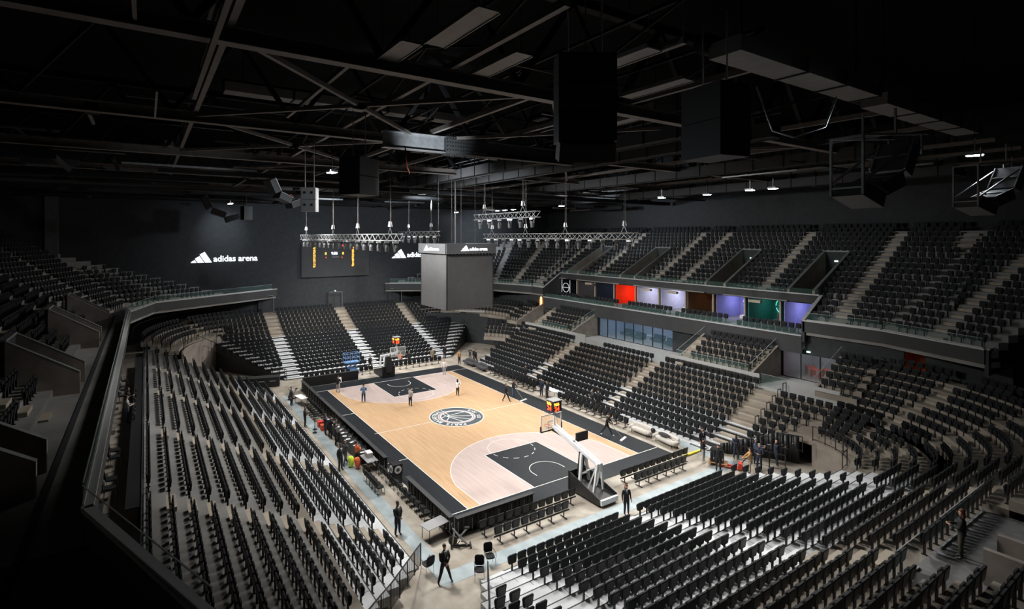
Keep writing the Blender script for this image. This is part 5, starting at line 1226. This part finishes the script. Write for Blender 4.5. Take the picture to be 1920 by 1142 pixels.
for i in range(60):
    x = random.uniform(-28, 30); y = random.uniform(-36, 32); z = random.uniform(21.2, 24.5); ln_ = random.uniform(3, 11); wd = random.choice((.05, .07, .1, .14)); mm = random.choice(('beam', 'darkbeam', 'fascia', 'beam', 'steel'))
    b = MB(); ax = random.random() < .5
    if ax: b.bar((-ln_/2, 0, 0), (ln_/2, 0, 0), wd)
    else: b.bar((0, -ln_/2, 0), (0, ln_/2, 0), wd)
    tag(b.build('roof_pipe', mm, None, False, (x, y, z)), 'thin service pipe in the dark roof clutter', 'pipe', 'thin roof service pipes')
for i in range(90):
    x = random.uniform(0, 33); y = random.uniform(-38, 34); z = random.uniform(20.5, 21.8); ln_ = random.uniform(3, 10); wd = random.choice((.08, .12, .2, .3)); mm = random.choice(('darkbeam', 'darkbeam', 'fascia', 'darkbeam', 'beam', 'shell'))
    b = MB(); ax = random.random() < .45
    if ax: b.bar((-min(ln_, 2*(35-x))/2, 0, 0), (min(ln_, 2*(35-x))/2, 0, 0), wd, wd*1.4)
    else: b.bar((0, -ln_/2, 0), (0, ln_/2, 0), wd, wd*1.4)
    tag(b.build('roof_duct_run', mm, None, False, (x, y, z)), 'dark low-hung duct or rail in the far roof clutter', 'duct', 'dark runs in the far roof clutter')
for i, x in enumerate((8, 17, 28.5, 33)):
    t = thing('service_bridge', 'dark crosswise service bridge under the far roof, %s from the camera' % ORD[i], 'service bridge', (x, 0, 20.7)); MB().box(-.5, .5, -40, 38, 0, .12).build('deck', 'darkbeam', t)
    for xx in (-.5, .5): MB().box(xx-.04, xx+.04, -40, 38, .12, .42).build('side_panel', 'fascia' if i % 2 else 'darkbeam', t)
for i in range(14):
    x = random.uniform(-20, 30); y = random.uniform(-32, 26); z = random.uniform(21.4, 23)
    tag(MB().box(-.6, .6, -.25, .25, 0, .35).box(-.4, .4, -.3, .3, .05, .2).build('roof_service_box', random.choice(('duct', 'fascia', 'darkbeam')), None, False, (x, y, z)), 'small dull service box in the dark roof clutter', 'service box', 'roof service boxes')
# trusses with moving lights
def light_truss(x0, x1, y, z, nf, label, tops, dead=False):
    t = thing('lighting_truss', label, 'lighting truss', (0, y, z)); m = MB(); c = MB()
    for yy, zz in ((-.25, .25), (.25, .25), (-.25, -.25), (.25, -.25)): m.tube([(x0, yy, zz), (x1, yy, zz)], .035, 6)
    n = int(abs(x1-x0)/.6)
    for k in range(n):
        a, b_ = x0+(x1-x0)*k/n, x0+(x1-x0)*(k+1)/n; s = 1 if k % 2 else -1
        for yy in (-.25, .25): c.bar((a, yy, -.25*s), (b_, yy, .25*s), .03)
        c.bar((a, -.25*s, .25), (b_, .25*s, .25), .03)
    m.build('chords', 'steel', t); c.build('lacing', 'steel', t)
    for i, x in enumerate(tops):
        h = thing('chain_hoist', 'chain hoist on the %s, %s from the far end' % (sh[label], ORD[i]), 'hoist', (x, y, z+.3)); MB().tube([(0, 0, .5), (0, 0, .9)], [.18, .12], 10).build('motor', 'steel', h); MB().bar((-.3, 0, 0), (0, 0, .5), .03).bar((.3, 0, 0), (0, 0, .5), .03).build('bridle', 'steel', h); MB().tube([(0, 0, .9), (0, 0, 5.2)], .012, 5).tube([(-.15, 0, .5), (-.15, 0, 5.2)], .01, 5).build('chain', 'beam', h)
    for i in range(nf):
        x = x0+(x1-x0)*(i+.5)/nf
        if mv[0] is None:
            f = thing('moving_head_light', 'x', 'stage light'); MB().box(-.17, .17, -.17, .17, -.16, 0).build('base_box', 'steel', f)
            MB().bar((-.2, 0, -.12), (-.2, 0, -.45), .05, .1).bar((.2, 0, -.12), (.2, 0, -.45), .05, .1).bar((-.22, 0, -.15), (.22, 0, -.15), .05, .05).build('yoke', 'fascia', f); MB().tube([(0, 0, -.3), (0, 0, -.5), (0, 0, -.82)], [.12, .17, .14], 12).build('head', 'fascia', f); MB().tube([(0, 0, -.82), (0, 0, -.84)], .12, 12).build('lens', 'chrome', f); mv[0] = f; f.location = (x, y, z-.28)
        else: f = copy_tree(mv[0], (x, y, z-.28), random.uniform(0, 6), 'x')
        f['label'] = 'grey moving head light, %s from far end of the %s' % (ordw(i+1), sh[label]); f['group'] = 'moving heads hanging under the trusses'
mv = [None]
sh = {'silver lighting truss over left sideline before the wall scoreboard': 'left sideline truss', 'silver lighting truss over right sideline beside the hanging scoreboard': 'right sideline truss', 'small distant lighting truss behind the hanging scoreboard': 'small distant truss', 'short black lighting truss high above the right sideline truss': 'short high truss'}
light_truss(22.3, -5.4, 8, 16.15, 17, list(sh)[0], (20.6, 10.5, 3.5, -3.6))
light_truss(7.3, -13.4, -8, 16.25, 15, list(sh)[1], (6.0, .2, -5.5, -12.2))
light_truss(21, 10.8, -4, 16.55, 6, list(sh)[2], (18.5, 12.5))
light_truss(3.0, -6.6, -4, 18.1, 6, list(sh)[3], (1.5, -4.5))
# speakers
def cab(t, w, d, h, z, m='speaker', tilt=0., x=0., y=0.):
    b = MB().box(-d/2, d/2, -w/2, w/2, 0, h); b.v = [(p[0]*math.cos(tilt)+p[2]*math.sin(tilt)+x, p[1]+y, -p[0]*math.sin(tilt)+p[2]*math.cos(tilt)+z) for p in b.v]; b.build('cabinet', m, t)
    g = MB().box(d/2, d/2+.02, -w/2+.04, w/2-.04, .03, h-.03); g.v = [(p[0]*math.cos(tilt)+p[2]*math.sin(tilt)+x, p[1]+y, -p[0]*math.sin(tilt)+p[2]*math.cos(tilt)+z) for p in g.v]; g.build('grille', 'grille' if m != 'spkgrey' else m, t)
def speaker(x, y, z, rz, n, w, d, h, label, m='speaker', chain=2.2):
    t = thing('hanging_loudspeaker', label, 'loudspeaker', (x, y, z), rz)
    for k in range(n): cab(t, w, d, h-.02, k*h, m)
    for sy in (-w*.3, w*.3): MB().tube([(0, sy, n*h), (0, sy, n*h+chain)], .025, 6).build('rigging_cable', 'steel', t)
    if m == 'spkgrey':
        for k in range(n):
            for sy in (-.2, .2): MB().box(d/2+.02, d/2+.03, sy-.07, sy+.07, k*h+h*.45, k*h+h*.65).build('handle_recess', 'black', t)
    return t
t = speaker(-29.9, 13.7, 18.75, A(150), 3, 1.55, .7, .78, 'tall black loudspeaker stack hanging closest over the court middle'); cab(t, 1.5, .5, .5, -.48, 'duct', .35)
speaker(-30.6, 8.9, 18.6, A(-100), 2, 1.5, 1.2, 1.1, 'black square loudspeaker block hanging right of the tallest stack')
speaker(-16.1, 15.0, 18.2, A(-150), 2, 1.5, 1.2, .9, 'black loudspeaker block hanging above the left lighting truss')
speaker(-9.8, 15.7, 17.65, A(150), 2, .85, .7, .7, 'grey loudspeaker pair with round handles above the left truss', 'spkgrey', 2.5)
def curved_array(x, y, z, rz, s, label, cage=True, mm='grille'):
    t = thing('curved_speaker_array', label, 'loudspeaker', (x, y, z), rz)
    for k, (yy, zz, an) in enumerate(((-.95*s, .0, -.35), (0, .35*s, .35), (.85*s, 1.15*s, 1.1))):
        b = MB().box(-.45*s, .45*s, -.5*s, .5*s, -.22*s, .22*s); b.v = [(p[0], p[1]*math.cos(an)-p[2]*math.sin(an)+yy, p[1]*math.sin(an)+p[2]*math.cos(an)+zz) for p in b.v]; b.build('cabinet', mm, t)
        f = MB()
        for xx in (-.47*s, .47*s): f.bar((xx, -.5*s, .24*s), (xx, .5*s, .24*s), .05)
        f.bar((-.47*s, 0, .24*s), (.47*s, 0, .24*s), .05); f.v = [(p[0], p[1]*math.cos(an)-p[2]*math.sin(an)+yy, p[1]*math.sin(an)+p[2]*math.cos(an)+zz) for p in f.v]; f.build('frame_bar', 'steel', t)
    if cage:
        m = MB()
        for xx in (-.45*s, .45*s):
            m.bar((xx, -1.5*s, 0), (xx, -1.5*s, 1.7*s), .06); m.bar((xx, -1.5*s, 1.7*s), (xx, 1.6*s, 1.95*s), .06); m.bar((xx, -1.5*s, .35*s), (xx, .7*s, 1.55*s), .06); m.bar((xx, 1.3*s, 1.9*s), (xx, 1.3*s, 1.3*s), .05); m.bar((xx, 0, 1.8*s), (xx, 0, 2.6*s), .05)
        m.bar((-.45*s, -1.5*s, 1.7*s), (.45*s, -1.5*s, 1.7*s), .05); m.bar((-.45*s, -1.5*s, .2*s), (.45*s, -1.5*s, .2*s), .05); m.build('cage', 'steel', t)
    MB().tube([(0, -.9*s, .4*s), (0, -.7*s, .65*s), (0, -.4*s, .5*s)], .025, 6).build('orange_cable', 'cable', t)
curved_array(-33.3, 4.7, 17.45, A(170), 1.0, 'curved three-cabinet speaker array in a steel cage at upper right')
curved_array(-32.6, -9.7, 17.6, A(160), 1.1, 'distant caged speaker array at right edge of view')
curved_array(-5.2, 16.2, 18.4, A(20), .9, 'curved dark speaker array left of the grey loudspeaker pair', False)
curved_array(26, 16.6, 18.4, A(0), 1.5, 'curved dark speaker array hanging before the far wall', False, 'speaker')
tag(MB().box(-.5, .5, -.5, .5, 0, 1.6).bar((0, 0, 1.6), (0, 0, 9.7), .04).build('far_loudspeaker', 'speaker', None, False, (26, 13.6, 18.2), .3), 'square dark loudspeaker before the far wall at left', 'loudspeaker')
for i, P in enumerate(([(-30, 5.5, 21.5), (-30.4, 5.2, 19.9), (-30.6, 4.2, 19.75), (-31, 2.8, 20.2), (-31.2, 2.4, 21.3)], [(-17, 13, 20.6), (-17, 12.9, 19.6), (-17.1, 12.8, 19.3)], [(-26, 2, 22), (-26.5, 1.2, 21.0), (-27, .4, 22)])):
    tag(MB().tube(P, .035, 6).build('hanging_cable', ('steel', 'cable', 'beam')[i], None, True), ('grey looped cable conduit below the right duct', 'orange cable hanging beside the black speaker block', 'thin loop of cable near the top edge')[i], 'cable')
# floodlights
FL = [(34.0, -20.1), (26.3, -23), (24.0, -22.8), (22.0, -22.9), (11.3, -22.8), (-5, -21.9), (-10, -22.1), (-14.8, -21), (-16.7, -21.1), (29.5, 14.9), (-7.9, 13.8), (-31.6, -11.2), (-30.8, -21.4)]
fp = None
for i, (x, y) in enumerate(FL):
    lab = 'bright white floodlight panel under the roof, %s' % ('%s from far wall on the right side' % ORD[i] if i < 9 else ('over the far left', 'behind the left speaker block', 'at the upper right edge', 'at the far right edge')[i-9])
    if fp is None:
        fp = thing('floodlight', lab, 'floodlight', (x, y, 20.2), 0, 'roof floodlights'); MB().box(-.35, .35, -.25, .25, .05, .2).build('housing', 'steel', fp); MB().box(-.3, .3, -.2, .2, .02, .05).build('lens', 'lamp', fp); MB().bar((0, 0, .2), (0, 0, .9), .05).build('bracket', 'steel', fp); MB().bar((0, 0, .9), (0, 0, 7.78), .03).build('drop_rod', 'darkbeam', fp)
    else: copy_tree(fp, (x, y, 20.2), random.uniform(-.3, .3), lab)
def spot(x, y, z, tx, ty, tz, e, ang, col=(1, .97, .93), r=.35, blend=1.):  # serves floodlight beams and added fill lights that have no fixture
    l = bpy.data.lights.new('flood_and_fill_beam', 'SPOT'); l.energy = e; l.spot_size = math.radians(ang); l.spot_blend = blend; l.shadow_soft_size = r; l.color = col
    o = bpy.data.objects.new('flood_and_fill_beam', l); COL.objects.link(o); o.location = (x, y, z); o.rotation_euler = Vector((tx-x, ty-y, tz-z)).to_track_quat('-Z', 'Y').to_euler()
for x in (-13, -4.5, 4.5, 13):
    spot(x, 14, 20.1, x*.95, -1.5, 0, 6200, 96, r=1); spot(x, -22, 20.1, x*.95, 1.5, 0, 8000, 88, r=1)
for x in (-8, 8): spot(x, 0, 21, x, 0, 0, 4500, 120, r=1)
spot(-8, 14, 20.1, -23, 3, 1, 16000, 80, r=1.5); spot(-14.8, -21, 20.1, -22, 4, 1, 16000, 75, r=1.5); spot(-16, 2, 21, -25, 0, 1, 8500, 90, r=1.5)
spot(22, -22, 20.1, 26, 4, 2, 26000, 75, r=1.5); spot(20, 14, 20.1, 27, -2, 2, 20000, 75, r=1.5); spot(20, 2, 21, 26, 1, 2, 8000, 100, r=1.5)
spot(0, 12, 20.1, 2, -20, 3, 26000, 80, r=1.5); spot(4, -17, 21, 4, -16.5, 2, 7000, 110, r=1.5); spot(-9, -17, 21, -9, -16.5, 2, 7000, 110, r=1.5); spot(-6, 12, 20.1, -10, -20, 3, 12000, 75); spot(12, 12, 20.1, 14, -18, 3, 14000, 80)
spot(0, -20, 20.1, -3, 14.5, 1.5, 11000, 62, r=1.5); spot(10, -20, 20.1, 10, 15, 1.5, 11000, 60, r=1.5); spot(-9, 14, 20.2, -9, 19.5, 3, 8500, 85, r=1.5); spot(6, 14, 20.2, 6, 18.5, 3, 7500, 95, r=1.5)
spot(14, 4, 20, 35.8, 10, 14, 6500, 70, (.8, .9, 1)); spot(12, -4, 20, 35.8, -8, 14, 8000, 80, (.8, .9, 1))  # added wall washes without fixtures, suggesting haze glow on the far wall
spot(-2, 6, 20, 4, -34, 13, 5000, 100, (.9, .95, 1))
spot(29.5, 15.2, 20.1, 35.8, 15, 17, 1800, 60, (.8, .9, 1)); spot(26.3, -23, 20.1, 34, -26, 16, 6000, 90, (.8, .9, 1)); spot(11.3, -24, 20.1, 11, -40, 19, 3500, 90, (.8, .9, 1))  # wall washes from beside the floodlights, standing in for haze glow
spot(-22, -1, 18.8, -33, 3, 18.6, 2200, 45, (.85, .93, 1), .2); spot(-31.6, -11.2, 20.1, -33.3, 4.7, 18.5, 3500, 40, (.85, .93, 1), .2); spot(-22, 9, 19.2, -9.8, 15.7, 18.3, 2500, 30, (.9, .95, 1), .2); spot(-22, 14, 17.5, -30, 12, 19.5, 260, 60, (.85, .93, 1), .2)  # added beams to brighten the speakers; only the second sits at a floodlight
spot(-17.5, 10.5, 18.5, -13.2, 9.5, 21.7, 3000, 55, (.85, .93, 1), .2)  # added uplight brightening the spliced beam, no fixture here
for x, y, e in ((-14, 2, 150), (2, 12, 120), (14, -8, 220)): spot(x, y, 17.3, x-4, y+2, 23, e, 100, (.85, .92, 1), .6)  # added upward fills to lift the roof steel, no lamps hang here
w = bpy.data.worlds.new('hall_ambient'); SC.world = w; w.use_nodes = True; w.node_tree.nodes['Background'].inputs[0].default_value = (.6, .7, 1, 1); w.node_tree.nodes['Background'].inputs[1].default_value = .0
vs = SC.view_settings; vs.view_transform = 'Standard'; vs.look = 'None'; vs.gamma = 1; vs.use_curve_mapping = False; vs.exposure = .15
